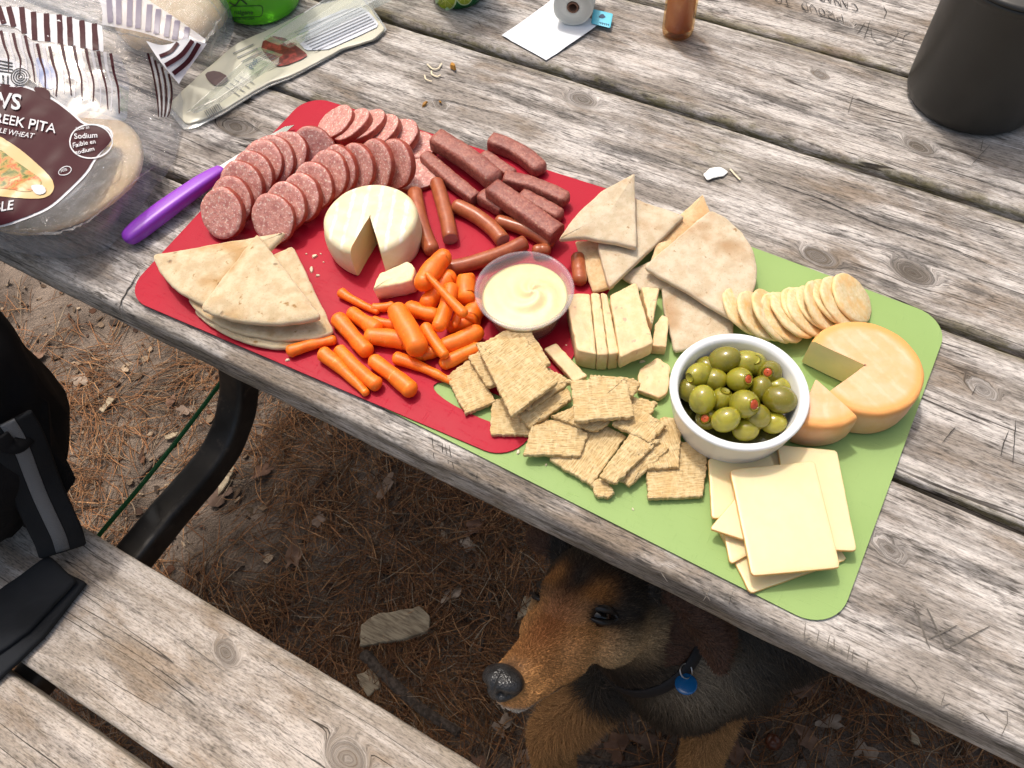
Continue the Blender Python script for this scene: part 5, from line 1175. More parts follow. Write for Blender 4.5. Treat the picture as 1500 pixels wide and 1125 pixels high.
# column capital drawn above the label: white ground, black scrolls
print_poly([(-60, 80), (0, 84), (26, 90), (42, 104), (44, 118), (34, 130), (0, 126), (-60, 126)], M_WHITE, .0010, 'printed_capital', 5)
for k, rr in enumerate((13, 9.5, 6, 3)):
    arc = [(31+rr*cos(a), 114+rr*sin(a)*.95) for a in np.linspace(0.2, 2*pi, 26)]; v2, f2 = ribbon2d(arc, 1.6); obj('printed_scroll', drape(v2, bag_bvh, .0015), f2, M_BLACK, bag, False)
for k in range(4):
    v2, f2 = ribbon2d(dens([(-60, 90+k*5), (0, 90+k*5), (20, 94+k*5)], 14), 2.2); obj('printed_moulding', drape(v2, bag_bvh, .0015), f2, M_BLACK, bag, False)
for k in range(6):
    v2, f2 = ribbon2d(dens([(-22+k*7, 112), (-22+k*7, 124)], 5), 2.4); obj('printed_flute', drape(v2, bag_bvh, .0015), f2, M_BLACK, bag, False)
print_poly([(46, 128), (72, 130), (76, 148), (64, 146)], M_MAROON, .0012, 'printed_block', 3, 1)
# striped band round the bag mouth and the lines running down from it
def band_ribs(top, bot, n, w, mat, par, bv, off, t0=0.0, t1=1.0, w2=None):
    T_, B_ = dens(top, 60), dens(bot, 60)
    for k in range(n):
        i = int(59*(t0+(t1-t0)*(k+.5)/n)); p, q_ = T_[i], B_[i]
        v2, f2 = ribbon2d(dens([p, q_], 8), np.linspace(w, w2 or w, 8))
        if on_surface(v2, bv): obj('stripe', drape(v2, bv, off), f2, mat, par, False)
bt, bb = [(-70, 8), (0, 11), (36, 12), (52, 20), (88, 23), (150, 39)], [(-60, 40), (0, 34), (25, 42), (48, 60), (78, 63), (152, 77)]
print_poly(bt+bb[::-1], M_WHITE, .0008, 'striped_band', 6, 0)
band_ribs(bt, bb, 12, 8.0, M_MAROON, bag, bag_bvh, .0013, 0.02, 1.0)
print_poly([(0, 40), (25, 44), (48, 62), (78, 65), (175, 80), (190, 120), (185, 178), (110, 172), (76, 140), (50, 122), (0, 84)], M_WHITE_F, .0005, 'printed_film', 8, 0)
print_poly([(50, 84), (70, 88), (86, 112), (80, 134), (58, 126)], M_BLUE_F, .0009, 'blue_print', 4, 1)
for k in range(19):
    f_ = k/18; x, y = 2+f_*160, 46+f_*33+(8 if 40 < 2+f_*160 < 80 else 0); L_ = 62+f_*26
    pts = [(x, y), (x+5, y+L_*.33), (x+11, y+L_*.62), (x+12+2.5*sin(k*2.1), y+L_)]
    v2, f2 = ribbon2d(smooth_path(pts, 16), np.linspace(4.6, 1.5, 16)); obj('stripe', drape(v2, bag_bvh, .0011), f2, M_MAROON if k % 2 == 0 else M_WHITE_T, bag, False)
for k in range(7):
    pts = [(216+k*5, 78+k*5), (224+k*4.5, 112+k*4), (230+k*3, 150+k*2), (231+k*2.2, 172)]
    v2, f2 = ribbon2d(smooth_path(pts, 14), np.linspace(3.2, 1.2, 14))
    if on_surface(v2, bag_bvh): obj('stripe', drape(v2, bag_bvh, .0011), f2, M_MAROON if k % 2 == 0 else M_WHITE, bag, False)
# the far side of the mouth shows its stripes through the film; the corner is folded over
fb_rows = [[(150, 36, TZ+.078), (205, 47, TZ+.078), (255, 62, TZ+.074), (296, 70, TZ+.070)], [(150, 15, TZ+.082), (210, 24, TZ+.082), (262, 42, TZ+.078), (300, 64, TZ+.071)], [(140, -12, TZ+.082), (188, -14, TZ+.084), (245, 18, TZ+.080), (302, 58, TZ+.072)]]
fV, fF = patch(fb_rows, 40, 22, 0.0008, 9); fb_b = bvh_of(fV, fF); fl = obj('band_back', fV, fF, M_WHITE_T, bag)
band_ribs([(145, -6), (188, -9), (245, 21), (299, 57)], [(150, 31), (206, 43), (255, 58), (296, 67)], 10, 8.0, M_VIOLET, fl, fb_b, .0008, .04, .98)
fc_rows = [[(214, 60, TZ+.084), (236, 92, TZ+.078), (262, 123, TZ+.064)], [(240, 66, TZ+.086), (258, 84, TZ+.080), (274, 104, TZ+.068)], [(274, 56, TZ+.084), (288, 60, TZ+.080), (303, 64, TZ+.074)]]
fV, fF = patch(fc_rows, 30, 24, 0.0008, 12); fc_b = bvh_of(fV, fF); fl2 = obj('folded_corner', fV, fF, M_WHITE, bag)
for p, q_, w_ in (((226, 72), (243, 64), 5), ((233, 84), (262, 62), 6), ((243, 96), (282, 60), 6.5), ((254, 108), (291, 64), 7), ((262, 116), (299, 68), 5.5)):
    v2, f2 = ribbon2d(smooth_path([p, ((p[0]+q_[0])/2+3, (p[1]+q_[1])/2+3), q_], 10), w_)
    for sh_ in (1, .9, .8):
        v3 = v2.mean(0)+(v2-v2.mean(0))*sh_
        if on_surface(v3, fc_b): obj('stripe', drape(v3, fc_b, .0008), f2, M_MAROON, fl2, False); break
# pitas inside the bag
M_PITA_B = mat_pita('soft_pita', (0.62, 0.46, 0.28), (0.70, 0.55, 0.37), (0.52, 0.33, 0.16), .6, .5)
for k, (cpx, cpy, R, zc, lab) in enumerate(((80, 250, .078, .003, 'lowest whole pita in the clear bag'), (84, 246, .079, .0165, 'middle whole pita in the clear bag'), (86, 244, .078, .030, 'top whole pita in the clear bag'))):
    c = at(cpx, cpy, TZ+zc+.013); c = np.array([c[0]-.006, c[1], TZ+zc])
    V, F, L, I = lathe([(.0005, 0), (R*.7, .0004), (R*.93, .002), (R, .0065), (R*.95, .0108), (R*.7, .0125), (R*.3, .013), (.0005, .0132)], 72, c, (0, 0, 1), .02, k+3)
    V = V+.0012*np.c_[fbm(V, 40, 3, 1)*.5, fbm(V, 40, 3, 2)*.5, fbm(V, 40, 3, 3)]
    obj('pita_bread', V, F, M_PITA_B, None, True, {'uvw': L+k, 'rim': np.zeros(len(V))}, lab, 'pita')
# second bag behind, milky and half full
rows2 = [[(170, 70, TZ+.002), (250, 96, TZ+.003), (300, 102, TZ+.003), (338, 60, TZ+.003)], [(165, 30, TZ+.040), (240, 50, TZ+.050), (300, 60, TZ+.045), (346, 20, TZ+.006)], [(160, -30, TZ+.050), (240, -15, TZ+.070), (300, -8, TZ+.062), (345, -20, TZ+.015)], [(160, -90, TZ+.045), (240, -80, TZ+.060), (300, -70, TZ+.055), (335, -70, TZ+.01)]]
V, F = patch(rows2, 50, 50, .0035, 14)
bag2 = thing('bread_bag', (*at(270, 40)[:2], TZ), 'milky plastic bread bag standing behind the striped pita bag', 'bread bag'); obj('bag_film', V, F, M_FILM2, bag2)
c = at(262, 40, TZ+.02); c = np.array([c[0]-.03, c[1]+.02, TZ+.003])
V, F, L, I = lathe([(.0005, 0), (.045, .001), (.060, .006), (.062, .014), (.055, .022), (.03, .026), (.0005, .027)], 56, c, (0, 0, 1), .04, 8)
obj('pita_bread', V, F, M_PITA_B, None, True, {'uvw': L, 'rim': np.zeros(len(V))}, 'small pita loaf inside the milky bag', 'pita')

# ================================================================== EMPTY MEAT PACKAGE AND CLEAR TRAYS
M_POUCH = simple('cream_pouch', (0.56, 0.53, 0.42), 0.35)
M_PGREY = simple('grey_print', (0.18, 0.18, 0.19), 0.5); M_PANEL = simple('white_panel_print', (0.62, 0.63, 0.70), 0.4)
def mat_meatp():
    s = NT('printed_meat'); n = s.noise(s.obco(), 120, 4, .6, .8); return s.fin(s.ramp(n, [(.3, (.05, .012, .012)), (.5, (.17, .03, .025)), (.66, (.38, .06, .05))]), .35)
PK = [(246, 152), (300, 102), (345, 64), (400, 40), (470, 6), (526, -8), (546, 16), (564, 42), (548, 57), (500, 71), (462, 92), (425, 111), (396, 121), (370, 134), (332, 158), (292, 177), (273, 182)]
P = pxpoly([(x, y, TZ+.0055) for x, y in PK], 0)
V, F, L, rim = slab(P, .0025, .0008, 120, .0012, .0006, 90, .0012, 45, 5, 10, corner=2)
pkg = thing('meat_package', (*at(410, 100)[:2], TZ), 'opened cream plastic meat package with printed panels lying behind the red mat', 'package')
pk_b = bvh_of(V, F); obj('pouch', V, F, M_POUCH, pkg)
M_RIMC = mat_clear('clear_package_edge', (.95, .95, .95), .06, .28, .15, (.7, .72, .72))
Q = pxpoly([(x+(x-415)*.02, y+(y-85)*.06+3, TZ+.0035) for x, y in PK], 0); V, F, L, rim = slab(Q, .0012, .0003, 110, 0, 0, 1, .001, 40, 6, 4, corner=1); obj('clear_border', V, F, M_RIMC, pkg)
pp = lambda pts, m, of, nm, k=5: print_poly(pts, m, of, nm, k, 1, pkg, pk_b, 48)
pp([(378, 66), (408, 50), (448, 78), (452, 84), (410, 101), (398, 92)], mat_meatp(), .0012, 'printed_picture')
pp([(424, 48), (528, 4), (556, 36), (552, 42), (456, 84)], M_PANEL, .0010, 'printed_panel')
for k in range(9):
    a0 = (432+k*1.0+k*2.6, 50+k*3.4); a1 = (527+k*3.0, 9+k*3.4); v2, f2 = ribbon2d(dens([a0, ((a0[0]+a1[0])/2, (a0[1]+a1[1])/2), a1], 14), .9); obj('printed_line', drape(v2, pk_b, .0016), f2, M_PGREY, pkg, False)
pp([(300, 108), (318, 104), (336, 114), (332, 124), (316, 128), (304, 118)], simple('faded_maroon_print', (.10, .05, .05), .4), .0012, 'printed_blot', 3)
for k in range(4):
    v2, f2 = ribbon2d(dens([(342+k*6, 80+k*6), (372+k*6, 66+k*6)], 8), 1.4); obj('printed_line', drape(v2, pk_b, .0014), f2, M_PGREY, pkg, False)
for k in range(5):
    v2, f2 = ribbon2d(dens([(376+k*4, 88+k*4), (396+k*4, 78+k*4)], 6), .9); obj('printed_line', drape(v2, pk_b, .0014), f2, M_PGREY, pkg, False)
for k in range(9):
    v2, f2 = ribbon2d(dens([(300+k*2.6, 164-k*1.4), (305+k*2.6, 172-k*1.4)], 4), 1.0+.6*(k % 2)); obj('printed_bar', drape(v2, pk_b, .0014), f2, M_PGREY, pkg, False)
for k in range(4):
    v2, f2 = ribbon2d(dens([(330+k*7, 128-k*5), (352+k*7, 142-k*6)], 8), 1.1); obj('printed_line', drape(v2, pk_b, .0014), f2, M_PGREY, pkg, False)
V, F = text_px('Pep', 372, 104, -70, 8, pk_b, .02, .0015); obj('lettering', V, F, simple('blue_grey_ink', (.05, .07, .12), .5), pkg, False, kind='stuff')
M_TRAY = mat_clear('clear_tray_plastic', (.97, .98, .97), .05, .05, .06, (.8, .85, .82))
def tray(base, h, name, label):
    """shallow clear tray: four photo corners of the floor"""
    B = [np.array(at(x, y, zz)) for x, y, zz in base]; c = sum(B)/4; T_ = [c+(b-c)*1.06+np.array([0, 0, h]) for b in B]; O = [c+(b-c)*1.16+np.array([0, 0, h]) for b in B]
    V = np.array(B+T_+O); F = [(0, 1, 2, 3)]+[(i, (i+1) % 4, 4+(i+1) % 4, 4+i) for i in range(4)]+[(4+i, 4+(i+1) % 4, 8+(i+1) % 4, 8+i) for i in range(4)]
    V2 = V-[0, 0, .0005]; V = np.vstack([V, V2]); F = F+[tuple(k+12 for k in f[::-1]) for f in F]
    return obj(name, V, F, M_TRAY, None, False, label=label, cat='tray')
tray([(285, 166, TZ+.012), (322, 150, TZ+.012), (408, 92, TZ+.014), (378, 82, TZ+.014)], .006, 'clear_tray', 'clear plastic tray lying on the cream package by the striped bag')
tray([(405, 62, TZ+.016), (424, 70, TZ+.016), (600, -12, TZ+.012), (560, -40, TZ+.012)], .010, 'clear_tray', 'clear plastic tray lying across the printed panel of the package')

# ================================================================== BITS ON THE TABLE
M_PEEL = simple('orange_peel_bit', (0.42, 0.19, 0.02), 0.6); M_BIRD = simple('white_smear', (0.72, 0.72, 0.70), 0.6)
zt = TZ+.0016
for (px, py, sx, m, lab) in ((664, 99, .0085, M_PEEL, 'dried orange flake on the plank behind the package'), (622, 153, .004, M_PEEL, 'small dried orange flake on the plank behind the sausage'), (645, 150, .003, M_PEEL, 'tiny orange crumb beside the small dried flake')):
    crumb(px, py, sx, zt, 'dried_flake', lab, 'flake', m, asp=.4)
P = pxpoly([(1030, 255), (1040, 246), (1056, 244), (1067, 251), (1060, 258), (1046, 260), (1036, 264)], zt+.0008); V, F, L, rim = slab(P, .0008, .0003, 40, .0006, .0006, 300, .0004, 300, 2, 4, corner=1)
obj('white_spot', V, F, M_BIRD, None, True, label='small white dried spot on the plank beside the pita wedges', cat='spot')
def curl(pts, w, lab, m):
    P = smooth_path([at(x, y, zt+.0008) for x, y in pts], 14); V, F, L, c = tube(P, np.full(14, w), 8, flat=.5); obj('peel_curl', V, F, m, None, True, label=lab, cat='peel')
curl([(626, 94), (634, 101), (642, 100), (647, 93)], .0009, 'thin pale curl shaped like a hook on the plank', M_CRUMB)
curl([(632, 104), (633, 109), (640, 112), (645, 110)], .0009, 'thin pale curl beside the hook shaped one', M_CRUMB)
curl([(622, 110), (624, 116), (632, 119)], .0008, 'shortest thin pale curl on the plank', M_CRUMB)
curl([(1070, 248), (1077, 256), (1084, 263)], .0009, 'pale sliver beside the white dried spot', M_CRUMB)

# ================================================================== BACKPACK ON THE BENCH
def mat_cloth(name, c, rough=.85):
    s = NT(name); p = s.obco(); w = s.wave(p, 420, .4, 1, 'X'); w2 = s.wave(p, 420, .4, 1, 'Z'); n = s.noise(p, 14, 3, .5)
    return s.fin(s.mix(s.sm(n, .3, .7), c, tuple(x*1.8 for x in c)), rough, s.bump(s.m_('ADD', w, w2), .25, .0006), Specular_IOR_Level=.2)
M_NYLON = mat_cloth('black_nylon', (0.0045, 0.0045, 0.0055)); M_BELT = mat_cloth('black_padded_cloth', (0.010, 0.011, 0.013), .8)
def mat_web():
    s = NT('grey_webbing'); p = s.av('uvw'); a = s.wave(p, 380, 0, 1, 'X'); b = s.wave(p, 380, 0, 1, 'Y'); h = s.m_('MULTIPLY', a, b)
    return s.fin(s.mix(s.sm(h, .1, .6), (0.06, 0.062, 0.066), (0.42, 0.43, 0.45)), .7, s.bump(h, .6, .0008))
M_WEB = mat_web()
bp_o = thing('backpack', (-0.82, -0.20, BZ), 'black fabric backpack with grey webbing strap sitting on the bench', 'backpack')
V = []; nu, nv = 64, 40
bc3 = np.array([-0.812, -0.150, BZ+.150])
for j in range(nv+1):
    th = -pi/2+pi*j/nv
    for i in range(nu):
        ph = 2*pi*i/nu; e = .62; cth = abs(cos(th))**e; sth = math.copysign(abs(sin(th))**.75, sin(th))
        d = np.array([math.copysign(abs(cos(ph))**.8, cos(ph))*cth*.185, math.copysign(abs(sin(ph))**.8, sin(ph))*cth*.125, sth*.155])
        V.append(bc3+d+np.array([0, 0.035*max(0, sth), 0]))
V = np.array(V); n3 = fbm(V, 9, 3, 4); dr = (V-bc3)/np.linalg.norm(V-bc3, axis=1)[:, None]
V = V+dr*(0.016*n3+.006*(1-np.abs(vnoise(V*[22, 22, 14], 8))*2))[:, None]; V[:, 2] = np.maximum(V[:, 2], BZ+.001)
F = [(j*nu+i, j*nu+(i+1) % nu, (j+1)*nu+(i+1) % nu, (j+1)*nu+i) for j in range(nv) for i in range(nu)]
obj('pack_body', V, F, M_NYLON, bp_o); pkb = bvh_of(V, F)
def strap(px_pts, w, th, mat, name, shift=0.0, n=40, par=bp_o):
    """band through photo points with given heights"""
    P = smooth_path([at(x, y, zz) for x, y, zz in px_pts], n); T = np.gradient(P, axis=0); T /= np.linalg.norm(T, axis=1)[:, None]
    tc = -np.array([nrm(p-CAM) for p in P]); P = P+tc*shift; S = np.cross(T, tc); S /= np.linalg.norm(S, axis=1)[:, None]; Nn = np.cross(S, T)
    Ls = np.concatenate([[0], np.cumsum(np.linalg.norm(np.diff(P, axis=0), axis=1))]); V = []; L = []
    for k in range(n):
        for a, b in ((-1, 0), (-.9, 1), (0, 1.15), (.9, 1), (1, 0), (.9, -1), (0, -1), (-.9, -1)): V.append(P[k]+S[k]*a*w/2+Nn[k]*b*th/2); L.append((Ls[k], a*w/2, 0))
    F = rings_faces(8, n); F.append(tuple(range(8))[::-1]); F.append(tuple((n-1)*8+i for i in range(8)))
    return obj(name, np.array(V), F, mat, par, True, {'uvw': np.array(L)})
def on_pack(px, py, off):
    d = Vector(ray(px, py)).normalized(); h_ = pkb.ray_cast(Vector(CAM), d)
    p = np.array(h_[0])-np.array(d)*off if h_[0] is not None else at(px, py, BZ+off)
    return (px, py, max(p[2], BZ+off))
def pk_path(pts, off):
    zs = [on_pack(x, y, off)[2] for x, y in pts]; n_ = len(zs); zs = [max(z_, zs[0]+(BZ+.02-zs[0])*(i/(n_-1))) for i, z_ in enumerate(zs)]; return [(x, y, z_) for (x, y), z_ in zip(pts, zs)]
SP = [(10, 618), (24, 640), (36, 668), (48, 700), (60, 730), (74, 760), (86, 786), (92, 806)]
strap(pk_path(SP, .008), .046, .005, M_BELT, 'shoulder_strap')
strap(pk_path(SP, .008), .0135, .002, M_WEB, 'webbing', shift=.0048)
strap(pk_path([(0, 640), (12, 652), (26, 652), (40, 640)], .010), .016, .004, M_NYLON, 'strap_keeper', shift=.008)
P = np.array([at(*on_pack(x, y, .004)) if False else at(x, y, zz) for x, y, zz in [(40, 575, BZ+.16), (72, 585, BZ+.14), (84, 640, BZ+.10), (115, 702, BZ+.06), (98, 728, BZ+.05), (60, 720, BZ+.09), (40, 650, BZ+.13)]])
V, F, L, rim = slab(P, .010, .003, 70, .004, .001, 90, .003, 25, 8, 6, corner=3); obj('side_wing', V, F, M_NYLON, bp_o)
P = pxpoly([(68, 812, BZ+.022), (110, 850, BZ+.020), (40, 925, BZ+.016), (-60, 1000, BZ+.014), (-90, 940, BZ+.02), (-40, 890, BZ+.022)], 0)
V, F, L, rim = slab(P, .008, .0025, 90, .002, .0006, 90, .002, 30, 3, 8, corner=2); obj('hip_belt_flap', V, F, M_BELT, bp_o)
P = pxpoly([(80, 830, BZ+.011), (125, 852, BZ+.010), (60, 935, BZ+.009), (-40, 1030, BZ+.009), (-80, 990, BZ+.009), (20, 905, BZ+.010)], 0)
V, F, L, rim = slab(P, .008, .0025, 90, .001, .0006, 90, .0015, 30, 4, 8, corner=2); obj('hip_belt_flap', V, F, M_BELT, bp_o)

# ================================================================== GREEN CORD
M_CORD = NT('green_cord'); M_CORD = M_CORD.fin((0.008, 0.14, 0.030), .6)
A, B = at(329, 553, .40), at(150, 778, .37); D = B-A
cp = [A-D*.55-[0, 0, .02], A-D*.2, A, A+D*.35-[0, 0, .004], A+D*.7-[0, 0, .004], B, B+D*.35+[0, 0, .0]]
P = smooth_path(cp, 60); V, F, L, c = tube(P, np.full(60, .0030), 10)
obj('green_cord', V, F, M_CORD, None, True, label='thin green cord stretched between table frame and bench', cat='cord')

# ================================================================== THINGS ON THE GROUND
M_WOODBIT = NT('split_wood'); _p = M_WOODBIT.obco(); _n = M_WOODBIT.noise(M_WOODBIT.vmul(_p, (40, 260, 60)), 1, 3, .6)
M_WOODBIT = M_WOODBIT.fin(M_WOODBIT.mix(M_WOODBIT.sm(_n, .35, .65), (.24, .18, .115), (.46, .37, .25)), .85, M_WOODBIT.bump(_n, .5, .002))
def gpt(px, py, dz=0.0):
    p = at(px, py, 0.01); p = at(px, py, float(gh(p[0], p[1])[0])+dz); return p
def chip(pts, th, label, seed, mat=M_WOODBIT, lift=.006):
    P = np.array([gpt(x, y, lift+th) for x, y in pts]); V, F, L, rim = slab(P, th, .0015, 60, .0, .0025, 120, .002, 60, seed, 5, corner=1)
    obj('wood_chip', V, F, mat, None, True, {'uvw': L}, label, 'wood chip')
chip([(528, 915), (548, 900), (590, 893), (615, 888), (630, 902), (630, 922), (600, 934), (527, 946)], .014, 'largest pale split wood chip lying in the shade by the bench', 1)
chip([(520, 988), (546, 978), (558, 1005), (538, 1020)], .008, 'square pale wood chip beside the largest one', 2)
chip([(318, 700), (330, 684), (344, 682), (334, 706), (318, 728)], .006, 'long thin wood chip beside the steel frame', 3)
chip([(768, 872), (790, 872), (778, 898), (756, 908)], .006, 'pale bark chip beside the dog muzzle', 4)
chip([(1332, 1062), (1346, 1082), (1352, 1096), (1335, 1084)], .006, 'yellowish wood chip under the table near the steel foot', 5)
chip([(238, 637), (262, 632), (256, 640), (242, 643)], .004, 'small pale wood chip beside the green cord', 6)
chip([(144, 600), (160, 580), (168, 584), (150, 604)], .004, 'thin pale wood chip left of the green cord', 7)
def mat_leaf():
    s = NT('dry_leaf'); c = s.attr('tint').outputs['Color']; n = s.noise(s.obco(), 60, 4, .6); v = s.noise(s.obco(), 300, 2, .6)
    c = s.mix(s.sm(n, .3, .7), c, s.mix(1, c, (.6, .55, .5), 'MULTIPLY')); return s.fin(c, .8, s.bump(v, .3, .001), Specular_IOR_Level=.3)
M_LEAF = mat_leaf()
LP = [(390, 690), (560, 715), (745, 905), (735, 1068), (1180, 1010), (1140, 940), (1230, 985), (1305, 1000), (860, 1050), (870, 1085), (900, 1100), (960, 1010), (985, 1050), (1220, 1060), (1180, 1085), (1080, 1100), (470, 760), (620, 700), (690, 800), (430, 820), (250, 590), (270, 605), (325, 720), (120, 560), (60, 520), (700, 770), (770, 1110), (800, 990), (1260, 1100), (1090, 1020), (700, 1120), (840, 1010), (950, 1090), (660, 870)]
for k, (px, py) in enumerate(LP):
    c = gpt(px, py, .004); a = RNG.uniform(0, 6.28); S = RNG.uniform(.012, .026); n = 22; t = np.linspace(0, 2*pi, n, endpoint=False)
    r = S*(.62+.25*np.cos(t+k)+.22*np.sin(t*3+k*2)*RNG.uniform(.3, 1)+.16*np.sin(t*5+k)+.20*RNG.random(n)); X = np.c_[np.cos(t)*r*1.25, np.sin(t)*r*.8]
    R2 = np.array([[cos(a), -sin(a)], [sin(a), cos(a)]]); X = X@R2.T; v2, f2 = fill_rings(X, 4)
    zz = .004+.006*fbm(np.c_[v2*60, np.full(len(v2), k)], 1, 2, 7)+.25*np.linalg.norm(v2, axis=1)*RNG.uniform(0, .8); V = np.c_[v2+c[:2], c[2]+zz]; N = len(V)
    V = np.vstack([V, V-[0, 0, .0004]]); F = list(f2)+[tuple(i+N for i in f[::-1]) for f in f2]
    tint = np.array([(.22, .125, .085), (.30, .22, .17), (.17, .11, .082), (.38, .30, .235), (.26, .16, .11)][k % 5])
    zone = 'beside the green cord' if px < 360 else 'beside the dog' if 760 < px < 1110 else 'under the table near the far steel frame' if px >= 1110 else 'in the shade between bench and table'
    llab = ['dark reddish brown', 'pale greyish brown', 'dark brown', 'light tan', 'mid brown'][k % 5]+' dry leaf on the ground '+zone
    obj('dead_leaf', V, F, M_LEAF, None, True, {'tint': np.tile(tint, (2*N, 1))}, llab, 'leaf', 'dead leaves on the ground')
M_BARK = NT('twig_bark'); _p = M_BARK.obco(); _n = M_BARK.noise(_p, 130, 4, .65); M_BARK = M_BARK.fin(M_BARK.mix(M_BARK.sm(_n, .35, .65), (.045, .032, .024), (.125, .092, .07)), .9, M_BARK.bump(_n, .6, .002))
def twig(pts, r, label, mat=M_BARK):
    P = smooth_path([gpt(x, y, r) for x, y in pts], 16); P[:, 2] += .0; V, F, L, c = tube(P, np.linspace(r, r*.75, 16), 10); V = V+.0012*np.c_[fbm(V, 70, 2, 1), fbm(V, 70, 2, 2), fbm(V, 70, 2, 3)]
    obj('twig', V, F, mat, None, True, label=label, cat='twig')
twig([(718, 868), (712, 905), (703, 958)], .005, 'straight brown twig standing out beside the dog muzzle')
twig([(535, 960), (575, 1000), (620, 1040), (670, 1072)], .010, 'thick bark covered twig along the bench edge')
twig([(205, 700), (235, 668), (262, 648)], .003, 'thin orange brown twig left of the green cord'); 
twig([(1165, 1125), (1178, 1092), (1172, 1068)], .0018, 'slim pale curved twig beside the fallen nut')
twig([(600, 990), (640, 960), (675, 930)], .004, 'dark twig crossing behind the largest wood chip')
twig([(840, 1110), (900, 1118), (950, 1116)], .005, 'grey twig between the dog front legs')
nt = gpt(1128, 1085, .0); M_NUT = simple('brown_nut_shell', (.11, .035, .018), .3)
V, F, L, I = lathe([(.0008, 0), (.006, .001), (.0105, .006), (.0118, .011), (.010, .017), (.006, .0205), (.002, .0215), (.0004, .023)], 28, nt, nrm([.3, -.2, 1])); obj('fallen_nut', V, F, M_NUT, None, True, label='round reddish brown nut on the dirt beside the dog', cat='nut')

# ================================================================== DOG
E0 = np.array([-0.0950, 0.0265, 0.4803])                      # midpoint between the eyes; the head is lifted towards the food
hf = nrm([-.2103, -.7247, .6562]); hl_ = np.array([.9449, .0216, .3267]); hl_ = nrm(hl_-hf*(hl_@hf)); hu = np.cross(hf, hl_)
def hw(x, y, z): return E0+hf*x+hl_*y+hu*z
HS = 1.0
dog_parts = []
def ell(c, r, axes=None, n=3):
    bm = bmesh.new(); bmesh.ops.create_icosphere(bm, subdivisions=n, radius=1.0)
    A = np.array(axes) if axes is not None else np.eye(3)
    V = np.array([v.co for v in bm.verts])*np.array(r); F = [tuple(v.index for v in f.verts) for f in bm.faces]; bm.free()
    dog_parts.append((np.asarray(c)+V@A, F))
HA = np.array([hf, hl_, hu])
def hell(c, r, rot=None, n=3):
    A = HA
    if rot is not None: A = np.array(Euler(rot).to_matrix()).T@HA
    ell(hw(*c), r, A, n)
def cap(a, b, r0, r1, n=14, up=(0, 0.1, 1)):
    a, b = np.asarray(a, float), np.asarray(b, float); P = a+np.outer(np.linspace(0, 1, n), b-a); R = np.linspace(r0, r1, n)
    V, F, L, c = tube(P, R, 20, up=nrm(up)); dog_parts.append((V, F))
def hcap(a, b, r0, r1, flat=1.0, up=None):
    A, B = hw(*a), hw(*b); P = A+np.outer(np.linspace(0, 1, 14), B-A); V, F, L, c = tube(P, np.linspace(r0, r1, 14), 22, flat=flat, up=hu if up is None else up); dog_parts.append((V, F))
# skull, brows, muzzle, cheeks, jaw
hell((-.060, 0, -.004), (.076, .056, .048)); hell((-.018, 0, -.003), (.050, .040, .032))
for s_ in (-1, 1):
    hell((-.004, s_*.024, .011), (.024, .015, .012)); hell((-.040, s_*.038, -.030), (.050, .022, .032)); hell((.014, s_*.023, -.022), (.036, .016, .020))
hcap((.0, 0, -.013), (.106, 0, -.034), .026, .0190, .80); hcap((.035, 0, -.036), (.104, 0, -.046), .025, .0180, .80)
hcap((-.03, 0, -.052), (.094, 0, -.060), .024, .0130, .8)
for s_ in (-1, 1): hcap((.02, s_*.015, -.042), (.100, s_*.010, -.047), .019, .0125)
# ears: broad flaps folded outwards and back
def ear(s_, pts, w, th=.010):
    P = smooth_path([hw(*p) for p in pts], 16); W = w*np.interp(np.linspace(0, 1, 16), [0, .25, .6, .9, 1], [.75, 1.0, .95, .55, .25])
    T = np.gradient(P, axis=0); T /= np.linalg.norm(T, axis=1)[:, None]; Nn = hu+hf*.2-T*((hu+hf*.2)@T.T)[:, None]; Nn /= np.linalg.norm(Nn, axis=1)[:, None]; S = np.cross(T, Nn); V = []
    for k in range(16):
        for i in range(18):
            a = 2*pi*i/18; V.append(P[k]+S[k]*cos(a)*W[k]+Nn[k]*(sin(a)*th*(.6 if k > 13 else 1)-.010*(cos(a)**2)))
    F = rings_faces(18, 16); F.append(tuple(range(18))[::-1]); F.append(tuple(15*18+i for i in range(18))); dog_parts.append((np.array(V), F))
ear(1, [(-.080, .040, .020), (-.088, .072, .024), (-.086, .102, .014), (-.082, .126, -.016), (-.080, .136, -.056)], .033)
ear(-1, [(-.080, -.040, .020), (-.082, -.066, .028), (-.082, -.090, .026), (-.080, -.108, .020)], .024)
# neck, chest, trunk, haunches, legs
chest = at(1000, 972, .26); sh = at(1035, 920, .30)
cap(hw(-.085, 0, -.022), chest+np.array([.0, -.005, .03]), .060, .072); cap(hw(-.10, 0, -.01), sh+np.array([.06, .06, .02]), .058, .090)
ell(chest, (.075, .075, .095)); rump = sh+np.array([.07, .36, -.13])
cap(sh, rump, .105, .115); ell(rump+np.array([.0, .0, -.03]), (.125, .125, .13))
legA = [at(1060, 985, .26), at(1042, 1062, .15), at(1022, 1125, .07)]; legB = [at(890, 1000, .255), at(808, 1075, .17), at(812, 1135, .08)]
paws = []
for lg in (legA, legB):
    foot = lg[2]+(lg[2]-lg[1])*.75; foot = np.array([foot[0], foot[1], .022])
    cap(lg[0], lg[1], .036, .030, up=(.3, 1, .1)); cap(lg[1], lg[2], .031, .026, up=(.3, 1, .1)); cap(lg[2], foot+[0, 0, .02], .0235, .024, up=(.3, 1, .1)); fw = nrm([-.6, -.8, 0])
    ell(foot+fw*.020, (.042, .032, .024)); paws.append(foot)
    for k in range(4): ell(foot+fw*.048+np.array([-fw[1], fw[0], 0])*(k-1.5)*.016+[0, 0, -.004], (.015, .010, .015), None, 2)
